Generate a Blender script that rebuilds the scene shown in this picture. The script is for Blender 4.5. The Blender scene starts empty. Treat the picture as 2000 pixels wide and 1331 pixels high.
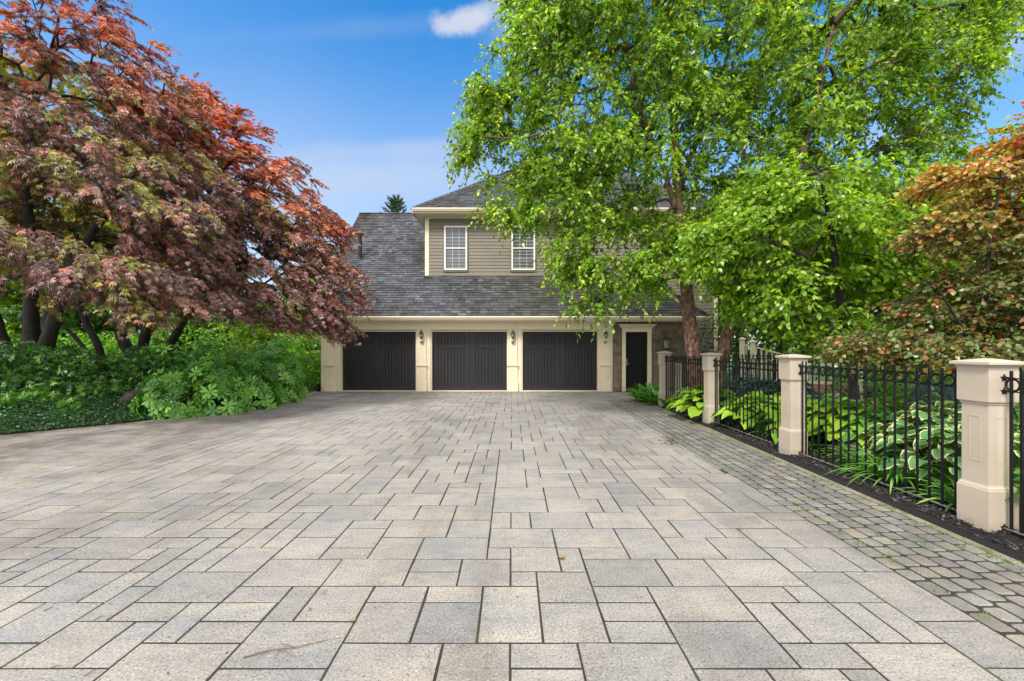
import bpy, bmesh, math, random
import numpy as np
from mathutils import Vector, Matrix
S = bpy.context.scene
C = S.collection
rng = np.random.default_rng(7)
random.seed(7)

# ------------------------------------------------------------------ camera
CH, F, CX, HY = 1.55, 825.0, 1000.0, 680.0      # eye height, focal length in px of a 2000 px wide frame
cam = bpy.data.cameras.new("camera"); co = bpy.data.objects.new("camera", cam); C.objects.link(co)
co.location = (0, 0, CH); co.rotation_euler = (math.radians(90), 0, 0)
cam.sensor_width = 36; cam.lens = F / 2000 * 36; cam.shift_y = 14.5 / 2000
cam.clip_start = 0.05; cam.clip_end = 3000
S.camera = co

# ------------------------------------------------------------------ world, sun, exposure
SUN_EL, SUN_AZ = math.radians(50), math.radians(208)     # azimuth clockwise from +Y
w = bpy.data.worlds.new("World"); S.world = w; w.use_nodes = True
nt = w.node_tree; N = nt.nodes; L = nt.links; N.clear()
out = N.new("ShaderNodeOutputWorld"); bg = N.new("ShaderNodeBackground"); L.new(bg.outputs[0], out.inputs[0])
sky = N.new("ShaderNodeTexSky"); sky.sky_type = 'NISHITA'; sky.sun_disc = False
sky.sun_elevation = SUN_EL; sky.sun_rotation = SUN_AZ; sky.air_density = 1.0; sky.dust_density = 1.3; sky.ozone_density = 2.5
bg.inputs[1].default_value = 0.15
hs = N.new("ShaderNodeHueSaturation"); hs.inputs['Saturation'].default_value = 1.42; hs.inputs['Hue'].default_value = .497; hs.inputs['Value'].default_value = 1.0
L.new(sky.outputs[0], hs.inputs['Color'])
tc = N.new("ShaderNodeTexCoord")
def vmath(op, a=None, b=None):
    n = N.new("ShaderNodeVectorMath"); n.operation = op
    for i, x in enumerate((a, b)):
        if x is None: continue
        if isinstance(x, tuple): n.inputs[i].default_value = x
        else: L.new(x, n.inputs[i])
    return n
def wmath(op, a, b=None, clamp=False):
    n = N.new("ShaderNodeMath"); n.operation = op; n.use_clamp = clamp
    for i, x in enumerate((a, b)):
        if x is None: continue
        if isinstance(x, (int, float)): n.inputs[i].default_value = x
        else: L.new(x, n.inputs[i])
    return n.outputs[0]
def direction(px, py):
    v = Vector(((px - CX) / F, 1, -(py - HY) / F)); v.normalize(); return v
def cloud_mask(px, py, rx, ry, tilt, soft, nscale, amt):
    """soft edged patch of cloud round one direction of the sky"""
    c = direction(px, py)
    right = Vector((1, 0, 0)); right = (right - c * right.dot(c)).normalized(); up = right.cross(c)
    r2 = right * math.cos(tilt) + up * math.sin(tilt); u2 = -right * math.sin(tilt) + up * math.cos(tilt)
    noi = N.new("ShaderNodeTexNoise"); noi.inputs['Scale'].default_value = nscale; noi.inputs['Detail'].default_value = 7; noi.inputs['Roughness'].default_value = .62
    L.new(tc.outputs['Generated'], noi.inputs['Vector'])
    d = vmath('SUBTRACT', tc.outputs['Generated'], tuple(c)).outputs[0]
    a = wmath('DIVIDE', vmath('DOT_PRODUCT', d, tuple(r2)).outputs['Value'], rx / F)
    b = wmath('DIVIDE', vmath('DOT_PRODUCT', d, tuple(u2)).outputs['Value'], ry / F)
    q = wmath('SQRT', wmath('ADD', wmath('MULTIPLY', a, a), wmath('MULTIPLY', b, b)))
    q = wmath('ADD', q, wmath('MULTIPLY', wmath('SUBTRACT', noi.outputs['Fac'], .5), amt))
    m = N.new("ShaderNodeMapRange"); m.interpolation_type = 'SMOOTHSTEP'
    L.new(q, m.inputs['Value']); m.inputs['From Min'].default_value = 1.0; m.inputs['From Max'].default_value = 1.0 - soft
    m.inputs['To Min'].default_value = 0; m.inputs['To Max'].default_value = 1
    return m.outputs[0]
cur = hs.outputs[0]
for (px, py, rx, ry, tl, soft, ns, amt, op) in [(650, 620, 1500, 520, 0, 1.0, 2.0, .22, .8),
        (905, 42, 62, 24, .12, .7, 16, 1.6, .85), (955, 22, 60, 18, .3, .8, 12, 1.6, .5), (1030, 50, 120, 60, .3, .9, 8, 1.5, .35), (1040, 130, 60, 30, .1, .9, 12, 1.5, .3),
        (760, 52, 330, 20, .06, 1.0, 5, 1.2, .10), (845, 292, 150, 26, .05, 1.0, 7, 1.4, .22),
        (1985, 70, 75, 55, .2, .9, 9, 1.5, .5), (1770, 265, 80, 35, .1, .9, 9, 1.5, .35), (720, 345, 420, 60, .03, 1.0, 5, 1.1, .45), (760, 290, 260, 24, .05, 1.0, 6, 1.2, .25)]:
    mx = N.new("ShaderNodeMixRGB"); L.new(wmath('MULTIPLY', cloud_mask(px, py, rx, ry, tl, soft, ns, amt), op), mx.inputs[0])
    L.new(cur, mx.inputs[1]); mx.inputs[2].default_value = (2.45, 2.6, 2.95, 1); cur = mx.outputs[0]
# added fill light: unseen bright white cloud overhead and behind the camera
sx = N.new("ShaderNodeSeparateXYZ"); L.new(tc.outputs['Generated'], sx.inputs[0])
cn = N.new("ShaderNodeTexNoise"); cn.inputs['Scale'].default_value = 2.6; cn.inputs['Detail'].default_value = 6; cn.inputs['Roughness'].default_value = .6; L.new(tc.outputs['Generated'], cn.inputs['Vector'])
cv = wmath('ADD', wmath('SUBTRACT', sx.outputs['Z'], wmath('MULTIPLY', sx.outputs['Y'], .9)), wmath('MULTIPLY', wmath('SUBTRACT', cn.outputs['Fac'], .5), .7))
cm = N.new("ShaderNodeMapRange"); cm.interpolation_type = 'SMOOTHSTEP'; cm.inputs['From Min'].default_value = .22; cm.inputs['From Max'].default_value = .55; L.new(cv, cm.inputs['Value'])
mx = N.new("ShaderNodeMixRGB"); L.new(cm.outputs[0], mx.inputs[0]); L.new(cur, mx.inputs[1]); mx.inputs[2].default_value = (7.2, 7.1, 6.9, 1); cur = mx.outputs[0]
L.new(cur, bg.inputs[0])

sl = bpy.data.lights.new("sun", 'SUN'); so = bpy.data.objects.new("sun", sl); C.objects.link(so)
sl.energy = 2.25; sl.angle = math.radians(14); sl.color = (1.0, .95, .87)
sd = Vector((math.sin(SUN_AZ) * math.cos(SUN_EL), math.cos(SUN_AZ) * math.cos(SUN_EL), math.sin(SUN_EL)))
so.rotation_euler = sd.to_track_quat('Z', 'Y').to_euler(); so.location = sd * 60

S.view_settings.view_transform = 'Standard'; S.view_settings.look = 'None'
S.view_settings.exposure = 0.95; S.view_settings.gamma = 1.0
S.render.engine = 'CYCLES'
S.cycles.max_bounces = 8; S.cycles.diffuse_bounces = 4; S.cycles.transmission_bounces = 6; S.cycles.transparent_max_bounces = 8

# ------------------------------------------------------------------ helpers
def P(px, py, Y): return Vector(((px - CX) / F * Y, Y, CH - (py - HY) / F * Y))
def tag(o, label=None, cat=None, group=None, kind=None):
    if label: o['label'] = label
    if cat: o['category'] = cat
    if group: o['group'] = group
    if kind: o['kind'] = kind
    return o
def thing(name, label, cat, loc=(0, 0, 0), rz=0, group=None):
    o = bpy.data.objects.new(name, None); C.objects.link(o); o.location = loc; o.rotation_euler = (0, 0, rz)
    o.empty_display_size = .2
    return tag(o, label, cat, group)
def link(name, me, mat, parent=None):
    o = bpy.data.objects.new(name, me); C.objects.link(o)
    if mat: me.materials.append(mat)
    if parent: o.parent = parent
    return o
def copy_tree(o, parent=None):
    c = o.copy(); C.objects.link(c); c.parent = parent
    for ch in list(o.children): copy_tree(ch, c)
    return c
class MB:
    def __init__(s): s.v = []; s.f = []; s.t = []
    def add(s, vs, fs, t=None):
        b = len(s.v); s.v += [tuple(x) for x in vs]; s.f += [tuple(b + i for i in f) for f in fs]
        s.t += [t if t is not None else (1, 1, 1)] * len(fs)
    def box(s, x0, x1, y0, y1, z0, z1, t=None, bev=0, M=None):
        if bev <= 0:
            vs = [(x, y, z) for z in (z0, z1) for y in (y0, y1) for x in (x0, x1)]
            fs = [(0, 2, 3, 1), (4, 5, 7, 6), (0, 1, 5, 4), (2, 6, 7, 3), (0, 4, 6, 2), (1, 3, 7, 5)]
        else:
            b = bev; vs = []; idx = {}
            for sx, X in ((-1, x0), (1, x1)):
                for sy, Y in ((-1, y0), (1, y1)):
                    for sz, Z in ((-1, z0), (1, z1)):
                        for a in range(3):
                            p = [X - sx * b, Y - sy * b, Z - sz * b]; p[a] = (X, Y, Z)[a]
                            idx[(sx, sy, sz, a)] = len(vs); vs.append(p)
            fs = []
            I = lambda sx, sy, sz, a: idx[(sx, sy, sz, a)]
            for q in (-1, 1):
                fs.append((I(q, -1, -1, 0), I(q, 1, -1, 0), I(q, 1, 1, 0), I(q, -1, 1, 0)))
                fs.append((I(-1, q, -1, 1), I(1, q, -1, 1), I(1, q, 1, 1), I(-1, q, 1, 1)))
                fs.append((I(-1, -1, q, 2), I(1, -1, q, 2), I(1, 1, q, 2), I(-1, 1, q, 2)))
            for p in (-1, 1):
                for q in (-1, 1):
                    fs.append((I(-1, p, q, 1), I(1, p, q, 1), I(1, p, q, 2), I(-1, p, q, 2)))
                    fs.append((I(p, -1, q, 0), I(p, 1, q, 0), I(p, 1, q, 2), I(p, -1, q, 2)))
                    fs.append((I(p, q, -1, 0), I(p, q, 1, 0), I(p, q, 1, 1), I(p, q, -1, 1)))
            for p in (-1, 1):
                for q in (-1, 1):
                    for r in (-1, 1): fs.append((I(p, q, r, 0), I(p, q, r, 1), I(p, q, r, 2)))
        if M is not None: vs = [M @ Vector(v) for v in vs]
        s.add(vs, fs, t); return s
    def prism(s, prof, a0, a1, axis='x', t=None):
        """extrude a closed 2-D profile (list of (p,q)) along an axis"""
        n = len(prof); vs = []
        for a in (a0, a1):
            for p, q in prof:
                vs.append((a, p, q) if axis == 'x' else ((p, a, q) if axis == 'y' else (p, q, a)))
        fs = [(i, (i + 1) % n, n + (i + 1) % n, n + i) for i in range(n)] + [tuple(range(n))[::-1], tuple(range(n, 2 * n))]
        s.add(vs, fs, t); return s
    def tube(s, pts, rad, n=8, t=None, cap=True):
        pts = [Vector(p) for p in pts]
        if not hasattr(rad, '__len__'): rad = [rad] * len(pts)
        vs = []; prev = None
        for i, p in enumerate(pts):
            d = (pts[min(i + 1, len(pts) - 1)] - pts[max(i - 1, 0)]).normalized()
            if prev is None:
                a = Vector((0, 0, 1)) if abs(d.z) < .9 else Vector((1, 0, 0)); u = d.cross(a).normalized()
            else: u = (prev - d * prev.dot(d)).normalized()
            prev = u; v = d.cross(u)
            for k in range(n):
                an = 2 * math.pi * k / n; vs.append(p + (u * math.cos(an) + v * math.sin(an)) * rad[i])
        fs = []
        for i in range(len(pts) - 1):
            for k in range(n):
                a = i * n + k; b = i * n + (k + 1) % n; fs.append((a, b, b + n, a + n))
        if cap: fs += [tuple(range(n))[::-1], tuple(range((len(pts) - 1) * n, len(pts) * n))]
        s.add(vs, fs, t); return s
    def lathe(s, prof, n=16, c=(0, 0, 0), t=None, squash=1):
        vs = []
        for r, z in prof:
            for k in range(n):
                a = 2 * math.pi * (k + .5) / n; vs.append((c[0] + r * math.cos(a), c[1] + r * math.sin(a) * squash, c[2] + z))
        fs = []
        for i in range(len(prof) - 1):
            for k in range(n):
                a = i * n + k; b = i * n + (k + 1) % n; fs.append((a, b, b + n, a + n))
        fs += [tuple(range(n))[::-1], tuple(range((len(prof) - 1) * n, len(prof) * n))]
        s.add(vs, fs, t); return s
    def build(s, name, mat, parent=None, smooth=False, tint=False):
        me = bpy.data.meshes.new(name); me.from_pydata(s.v, [], s.f); me.update()
        bm = bmesh.new(); bm.from_mesh(me); bmesh.ops.recalc_face_normals(bm, faces=bm.faces); bm.to_mesh(me); bm.free()
        if tint:
            a = me.attributes.new('tint', 'FLOAT_COLOR', 'FACE')
            a.data.foreach_set('color', np.array([(*x, 1) for x in s.t], dtype=np.float32).ravel())
        if smooth: me.polygons.foreach_set('use_smooth', [True] * len(me.polygons))
        return link(name, me, mat, parent)

def np_mesh(name, V, Fc, nper, tint=None, extra=None, smooth=False):
    """V (n,3); Fc flat loop indices; nper = loops per face (int); tint per face colour (n,3); extra: point attributes"""
    me = bpy.data.meshes.new(name); nf = len(Fc) // nper
    me.vertices.add(len(V)); me.vertices.foreach_set('co', np.ascontiguousarray(V, dtype=np.float32).ravel())
    me.loops.add(len(Fc)); me.loops.foreach_set('vertex_index', np.ascontiguousarray(Fc, dtype=np.int32))
    me.polygons.add(nf); me.polygons.foreach_set('loop_start', np.arange(nf, dtype=np.int32) * nper)
    me.polygons.foreach_set('loop_total', np.full(nf, nper, dtype=np.int32))
    me.update(calc_edges=True)
    if tint is not None:
        a = me.attributes.new('tint', 'FLOAT_COLOR', 'FACE')
        c = np.ones((nf, 4), dtype=np.float32); c[:, :3] = tint; a.data.foreach_set('color', c.ravel())
    if extra:
        for k, x in extra.items():
            a = me.attributes.new(k, 'FLOAT', 'POINT'); a.data.foreach_set('value', np.ascontiguousarray(x, dtype=np.float32))
    if smooth: me.polygons.foreach_set('use_smooth', np.ones(nf, dtype=bool))
    return me
def nrmz(a): return a / np.maximum(np.linalg.norm(a, axis=-1, keepdims=True), 1e-9)

# ------------------------------------------------------------------ materials
def mat(name, col=(.5, .5, .5), rough=.7, spec=.5, metal=0, build=None):
    m = bpy.data.materials.new(name); m.use_nodes = True; n = m.node_tree.nodes; b = n['Principled BSDF']
    b.inputs['Base Color'].default_value = (*col, 1); b.inputs['Roughness'].default_value = rough
    b.inputs['Specular IOR Level'].default_value = spec; b.inputs['Metallic'].default_value = metal
    if build: build(m.node_tree, n, m.node_tree.links, b)
    return m
def noise(n, l, scale, detail=4, rough=.5, vec=None, stretch=None):
    t = n.new('ShaderNodeTexNoise'); t.inputs['Scale'].default_value = scale; t.inputs['Detail'].default_value = detail; t.inputs['Roughness'].default_value = rough
    if vec is None:
        c = n.new('ShaderNodeTexCoord'); vec = c.outputs['Object']
    if stretch:
        mp = n.new('ShaderNodeMapping'); mp.inputs['Scale'].default_value = stretch; l.new(vec, mp.inputs['Vector']); vec = mp.outputs[0]
    l.new(vec, t.inputs['Vector']); return t.outputs['Fac']
def ramp(n, l, fac, stops):
    r = n.new('ShaderNodeValToRGB'); e = r.color_ramp.elements
    while len(e) < len(stops): e.new(.5)
    for i, (p, c) in enumerate(stops): e[i].position = p; e[i].color = (*c, 1) if len(c) == 3 else c
    l.new(fac, r.inputs[0]); return r.outputs[0]
def mixc(n, l, mode, fac, a, b):
    m = n.new('ShaderNodeMixRGB'); m.blend_type = mode
    for i, x in zip((0, 1, 2), (fac, a, b)):
        if isinstance(x, (int, float)): m.inputs[i].default_value = x
        elif isinstance(x, tuple): m.inputs[i].default_value = (*x, 1)
        else: l.new(x, m.inputs[i])
    return m.outputs[0]
def bump(n, l, b, h, dist, strength=1.0):
    bp = n.new('ShaderNodeBump'); bp.inputs['Distance'].default_value = dist; bp.inputs['Strength'].default_value = strength
    l.new(h, bp.inputs['Height']); l.new(bp.outputs[0], b.inputs['Normal'])
def attr(n, name='tint'):
    a = n.new('ShaderNodeAttribute'); a.attribute_name = name; return a
def g(x): return (x, x, x)

def leaf_mat(name, trans=.35, rough=.45, spec=.5, tboost=(1.5, 1.7, .7), edge=None):
    m = bpy.data.materials.new(name); m.use_nodes = True; n = m.node_tree.nodes; l = m.node_tree.links; b = n['Principled BSDF']
    a = attr(n); col = a.outputs['Color']
    if edge:
        e = attr(n, 'edge'); f = n.new('ShaderNodeMapRange'); f.inputs['From Min'].default_value = edge[1]; f.inputs['From Max'].default_value = edge[1] + .12
        l.new(e.outputs['Fac'], f.inputs[0]); col = mixc(n, l, 'MIX', f.outputs[0], col, edge[0])
    l.new(col, b.inputs['Base Color']); b.inputs['Roughness'].default_value = rough; b.inputs['Specular IOR Level'].default_value = spec
    t = n.new('ShaderNodeBsdfTranslucent'); l.new(mixc(n, l, 'MULTIPLY', 1.0, col, tboost), t.inputs['Color'])
    mx = n.new('ShaderNodeMixShader'); mx.inputs[0].default_value = trans
    l.new(b.outputs[0], mx.inputs[1]); l.new(t.outputs[0], mx.inputs[2]); l.new(mx.outputs[0], n['Material Output'].inputs[0])
    return m
M = {}
M['birch_leaf'] = leaf_mat('birch_leaf', .48, .33, .8, (1.5, 1.5, .5))
M['maple_leaf'] = leaf_mat('maple_leaf', .32, .38, .9, (1.7, 1.1, .6))
M['copper_leaf'] = leaf_mat('copper_leaf', .32, .36, .6, (1.7, 1.3, .6))
M['shrub_leaf'] = leaf_mat('shrub_leaf', .25, .4, .6, (1.4, 1.6, .6))
M['hosta_leaf'] = leaf_mat('hosta_leaf', .28, .42, .5, (1.4, 1.6, .6))
M['hosta_var'] = leaf_mat('hosta_variegated_leaf', .25, .42, .5, (1.4, 1.6, .6), edge=((.66, .68, .30), .76))
M['needle'] = leaf_mat('needle', .1, .55, .4)

def paver_b(t, n, l, b):
    a = attr(n)
    f1 = noise(n, l, 2.3, 5, .6, stretch=(.6, 1.5, 1)); f2 = noise(n, l, 75, 4, .75); f3 = noise(n, l, 420, 2, .6); f4 = noise(n, l, .35, 4, .6)
    f5 = noise(n, l, 9, 5, .7, stretch=(.8, 1.4, 1))
    c = ramp(n, l, f1, [(.36, (.262, .257, .255)), (.5, (.305, .288, .272)), (.64, (.340, .314, .286))])
    c = mixc(n, l, 'MULTIPLY', 1.0, c, a.outputs['Color'])
    c = mixc(n, l, 'MULTIPLY', .8, c, ramp(n, l, f5, [(.38, g(.84)), (.5, g(1.0)), (.7, g(1.04))]))
    c = mixc(n, l, 'MULTIPLY', .95, c, ramp(n, l, f2, [(.35, g(.22)), (.44, g(.86)), (.58, g(1.0)), (.65, g(1.6))]))
    c = mixc(n, l, 'MULTIPLY', .55, c, ramp(n, l, f3, [(.3, g(.5)), (.5, g(1)), (.7, g(1.3))]))
    c = mixc(n, l, 'MULTIPLY', .6, c, ramp(n, l, f4, [(.36, (.66, .65, .66)), (.48, g(.88)), (.6, g(1.0))]))
    # maple shade painted into the paver colour as a dirty brown mottle, deepening leftwards
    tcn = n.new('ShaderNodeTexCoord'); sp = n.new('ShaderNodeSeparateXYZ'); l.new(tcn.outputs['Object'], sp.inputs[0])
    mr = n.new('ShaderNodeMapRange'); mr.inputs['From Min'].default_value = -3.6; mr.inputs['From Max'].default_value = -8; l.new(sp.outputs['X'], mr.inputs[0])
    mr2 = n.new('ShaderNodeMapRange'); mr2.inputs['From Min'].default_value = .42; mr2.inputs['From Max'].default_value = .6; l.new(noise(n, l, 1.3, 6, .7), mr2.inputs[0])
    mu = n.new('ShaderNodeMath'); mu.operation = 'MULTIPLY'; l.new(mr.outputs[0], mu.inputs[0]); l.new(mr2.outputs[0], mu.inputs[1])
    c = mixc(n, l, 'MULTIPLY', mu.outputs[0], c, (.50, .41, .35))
    st = noise(n, l, .55, 5, .7, stretch=(1.3, .35, 1)); c = mixc(n, l, 'MULTIPLY', .6, c, ramp(n, l, st, [(.40, (.70, .68, .66)), (.47, g(.95)), (.6, g(1.0))]))
    sp2 = noise(n, l, 6.5, 3, .5); c = mixc(n, l, 'MULTIPLY', .8, c, ramp(n, l, sp2, [(.22, (.45, .42, .4)), (.285, g(.97)), (.4, g(1.0))]))
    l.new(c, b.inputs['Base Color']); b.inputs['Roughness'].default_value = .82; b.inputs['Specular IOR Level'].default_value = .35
    bump(n, l, b, f2, .004, .8)
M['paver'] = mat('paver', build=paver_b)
def sand_b(t, n, l, b):
    f = noise(n, l, 1.6, 5, .65); c = ramp(n, l, f, [(.42, (.022, .018, .014)), (.55, (.03, .026, .018)), (.63, (.045, .055, .015)), (.74, (.08, .12, .02))])
    l.new(c, b.inputs['Base Color']); bump(n, l, b, noise(n, l, 90, 3), .01)
M['joint'] = mat('joint_sand', rough=.95, build=sand_b)
def cobble_b(t, n, l, b):
    a = attr(n); f1 = noise(n, l, 4, 5, .6); f2 = noise(n, l, 110, 3, .7)
    c = ramp(n, l, f1, [(.35, (.13, .127, .122)), (.55, (.185, .177, .166)), (.7, (.245, .228, .208))])
    c = mixc(n, l, 'MULTIPLY', 1, c, a.outputs['Color'])
    c = mixc(n, l, 'MULTIPLY', .9, c, ramp(n, l, f2, [(.33, g(.5)), (.5, g(1.0)), (.66, g(1.25))]))
    l.new(c, b.inputs['Base Color']); b.inputs['Roughness'].default_value = .85; bump(n, l, b, f2, .005, .7)
M['cobble'] = mat('cobble', build=cobble_b)
def curb_b(t, n, l, b):
    f1 = noise(n, l, 3, 6, .65); f2 = noise(n, l, 100, 3, .7)
    c = ramp(n, l, f1, [(.36, (.10, .12, .04)), (.5, (.22, .2, .15)), (.66, (.3, .27, .22))])
    c = mixc(n, l, 'MULTIPLY', .9, c, ramp(n, l, f2, [(.33, g(.5)), (.5, g(1.0))]))
    l.new(c, b.inputs['Base Color']); b.inputs['Roughness'].default_value = .9; bump(n, l, b, f2, .006, .8)
M['curb'] = mat('curb', build=curb_b)
def mulch_b(t, n, l, b):
    f = noise(n, l, 55, 6, .75); c = ramp(n, l, f, [(.3, (.004, .0035, .004)), (.55, (.011, .009, .009)), (.72, (.04, .034, .033))])
    l.new(c, b.inputs['Base Color']); bump(n, l, b, f, .04)
M['mulch'] = mat('mulch', rough=.9, build=mulch_b)
M['chip'] = mat('chip', build=lambda t, n, l, b: l.new(attr(n).outputs['Color'], b.inputs['Base Color']), rough=.75)
def soil_b(t, n, l, b):
    f = noise(n, l, 14, 7, .7); c = ramp(n, l, f, [(.3, (.012, .009, .006)), (.6, (.035, .027, .017)), (.75, (.06, .06, .02))])
    l.new(c, b.inputs['Base Color']); bump(n, l, b, f, .05)
M['soil'] = mat('soil', rough=.95, build=soil_b)
def lawn_b(t, n, l, b):
    f = noise(n, l, 30, 7, .75); f0 = noise(n, l, .5, 4, .6)
    c = ramp(n, l, f, [(.3, (.03, .07, .012)), (.55, (.07, .16, .02)), (.75, (.13, .24, .04))])
    c = mixc(n, l, 'MULTIPLY', .7, c, ramp(n, l, f0, [(.35, g(.6)), (.6, g(1.1))]))
    l.new(c, b.inputs['Base Color']); bump(n, l, b, f, .05)
M['lawn'] = mat('lawn', rough=.9, build=lawn_b)
def paint_b(t, n, l, b):
    f = noise(n, l, 3.0, 5, .6); f2 = noise(n, l, 45, 4, .6)
    base = b.inputs['Base Color'].default_value[:3]
    c = mixc(n, l, 'MULTIPLY', .35, tuple(base), ramp(n, l, f, [(.35, (.86, .84, .8)), (.6, g(1.0))]))
    c = mixc(n, l, 'MULTIPLY', .15, c, ramp(n, l, f2, [(.3, g(.8)), (.5, g(1.0))]))
    l.new(c, b.inputs['Base Color']); bump(n, l, b, f2, .001, .4)
M['cream'] = mat('cream_trim', (.80, .70, .53), .5, .4, build=paint_b)
def pillar_b(t, n, l, b):
    f = noise(n, l, 2.2, 5, .6); f2 = noise(n, l, 60, 4, .6)
    g1 = n.new('ShaderNodeTexCoord'); s = n.new('ShaderNodeSeparateXYZ'); l.new(g1.outputs['Object'], s.inputs[0])
    mr = n.new('ShaderNodeMapRange'); mr.inputs['From Min'].default_value = .14; mr.inputs['From Max'].default_value = 0.0; l.new(s.outputs['Z'], mr.inputs[0])
    mm = n.new('ShaderNodeMath'); mm.operation = 'MULTIPLY'; l.new(mr.outputs[0], mm.inputs[0]); l.new(ramp(n, l, noise(n, l, 30, 5, .8), [(.4, g(0)), (.62, g(1))]), mm.inputs[1])
    c = mixc(n, l, 'MULTIPLY', .7, (.50, .43, .35), ramp(n, l, f, [(.35, (.88, .86, .82)), (.6, g(1.0))]))
    c = mixc(n, l, 'MIX', mm.outputs[0], c, (.16, .13, .09))      # soil splashed up from the bed
    l.new(c, b.inputs['Base Color']); bump(n, l, b, f2, .001, .4)
M['pillar'] = mat('pillar_paint', (.5, .4, .3), .45, .4, build=pillar_b)
M['white'] = mat('white_frame', (.78, .78, .76), .4, build=paint_b)
def siding_b(t, n, l, b):
    f = noise(n, l, 1.2, 4, .6); f2 = noise(n, l, 25, 4, .6, stretch=(.15, 1, 4))
    c = mixc(n, l, 'MULTIPLY', .7, (.205, .178, .142), ramp(n, l, f, [(.35, g(.84)), (.62, g(1.04))]))
    c = mixc(n, l, 'MULTIPLY', .5, c, ramp(n, l, f2, [(.35, g(.82)), (.6, g(1.05))]))
    l.new(c, b.inputs['Base Color']); b.inputs['Roughness'].default_value = .6
M['siding'] = mat('siding', build=siding_b)
M['trim_brown'] = mat('brown_window_trim', (.16, .13, .10), .55)
def tintmul(base, rough, sc, dist):
    def f(t, n, l, b):
        a = attr(n); f2 = noise(n, l, sc, 4, .65)
        c = mixc(n, l, 'MULTIPLY', 1, base, a.outputs['Color']); c = mixc(n, l, 'MULTIPLY', .8, c, ramp(n, l, f2, [(.3, g(.6)), (.5, g(1.0)), (.7, g(1.25))]))
        l.new(c, b.inputs['Base Color']); b.inputs['Roughness'].default_value = rough; bump(n, l, b, f2, dist, .6)
    return f
def roof_b(t, n, l, b):
    a = attr(n); f2 = noise(n, l, 60, 4, .7)
    c = mixc(n, l, 'MULTIPLY', 1, (.057, .061, .070), a.outputs['Color'])
    c = mixc(n, l, 'MULTIPLY', .9, c, ramp(n, l, f2, [(.3, g(.6)), (.5, g(1.0)), (.7, g(1.35))]))
    # brown weathering streaks running down the slope and a browner tone low on the right
    f3 = noise(n, l, .9, 5, .65, stretch=(1.0, .3, .3))
    c = mixc(n, l, 'MULTIPLY', .9, c, ramp(n, l, f3, [(.34, (.62, .5, .42)), (.46, g(.95)), (.62, (1.08, 1.1, 1.16))]))
    tcn = n.new('ShaderNodeTexCoord'); sp = n.new('ShaderNodeSeparateXYZ'); l.new(tcn.outputs['Object'], sp.inputs[0])
    # dark drip stain below the dormer corner
    dd = n.new('ShaderNodeMath'); dd.operation = 'MULTIPLY_ADD'; l.new(sp.outputs['Y'], dd.inputs[0]); dd.inputs[1].default_value = -.28; dd.inputs[2].default_value = 8.1
    d2 = n.new('ShaderNodeMath'); d2.operation = 'ADD'; l.new(sp.outputs['X'], d2.inputs[0]); l.new(dd.outputs[0], d2.inputs[1])
    d3 = n.new('ShaderNodeMath'); d3.operation = 'ABSOLUTE'; l.new(d2.outputs[0], d3.inputs[0])
    mr = n.new('ShaderNodeMapRange'); mr.inputs['From Min'].default_value = .55; mr.inputs['From Max'].default_value = .1; l.new(d3.outputs[0], mr.inputs[0])
    my = n.new('ShaderNodeMapRange'); my.inputs['From Min'].default_value = 18.2; my.inputs['From Max'].default_value = 16.6; l.new(sp.outputs['Y'], my.inputs[0])
    mm = n.new('ShaderNodeMath'); mm.operation = 'MULTIPLY'; l.new(mr.outputs[0], mm.inputs[0]); l.new(my.outputs[0], mm.inputs[1])
    c = mixc(n, l, 'MULTIPLY', mm.outputs[0], c, (.45, .36, .34))
    mo = n.new('ShaderNodeMapRange'); mo.inputs['From Min'].default_value = -2.2; mo.inputs['From Max'].default_value = 1.0; l.new(sp.outputs['X'], mo.inputs[0])
    mz = n.new('ShaderNodeMapRange'); mz.inputs['From Min'].default_value = 6; mz.inputs['From Max'].default_value = 5; l.new(sp.outputs['Z'], mz.inputs[0])
    mo2 = n.new('ShaderNodeMath'); mo2.operation = 'MULTIPLY'; l.new(mo.outputs[0], mo2.inputs[0]); l.new(mz.outputs[0], mo2.inputs[1])
    c = mixc(n, l, 'MULTIPLY', mo2.outputs[0], c, (.88, .84, .66))
    l.new(c, b.inputs['Base Color']); b.inputs['Roughness'].default_value = .85; bump(n, l, b, f2, .004, .6)
M['roof'] = mat('roof_shingle', build=roof_b)
M['roof_plain'] = mat('roof_underlay', (.05, .05, .055), .9)
M['shake'] = mat('wall_shingle', build=tintmul((.20, .155, .11), .8, 30, .003))
def door_b(t, n, l, b):
    f = noise(n, l, 9, 5, .65, stretch=(3, 1, .25)); f1 = noise(n, l, 1.1, 4, .6)
    c = ramp(n, l, f, [(.3, (.006, .005, .0075)), (.6, (.012, .010, .0135)), (.75, (.024, .020, .024))])
    c = mixc(n, l, 'MULTIPLY', .8, c, ramp(n, l, f1, [(.35, g(.7)), (.6, g(1.15))]))
    l.new(c, b.inputs['Base Color']); b.inputs['Roughness'].default_value = .5; bump(n, l, b, f, .002, .5)
M['door'] = mat('garage_door_wood', build=door_b)
M['black_paint'] = mat('black_door_paint', (.006, .006, .007), .5, .25)
M['iron'] = mat('black_iron', (.006, .006, .007), .45, .3, build=lambda t, n, l, b: bump(n, l, b, noise(n, l, 200, 3), .001, .5))
M['dusty_sheen_iron'] = mat('dusty_sheen_iron', (.16, .145, .13), .7, .3)  # pale grey: sky sheen painted into the bottom rail's colour, with dust
M['bronze'] = mat('dark_bronze', (.03, .026, .022), .4, .5, .4)
M['pewter'] = mat('grey_lantern_metal', (.07, .06, .045), .5, .5, .5)
M['lantern_glass'] = mat('lantern_glass', (.32, .33, .32), .12, .6)
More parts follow.
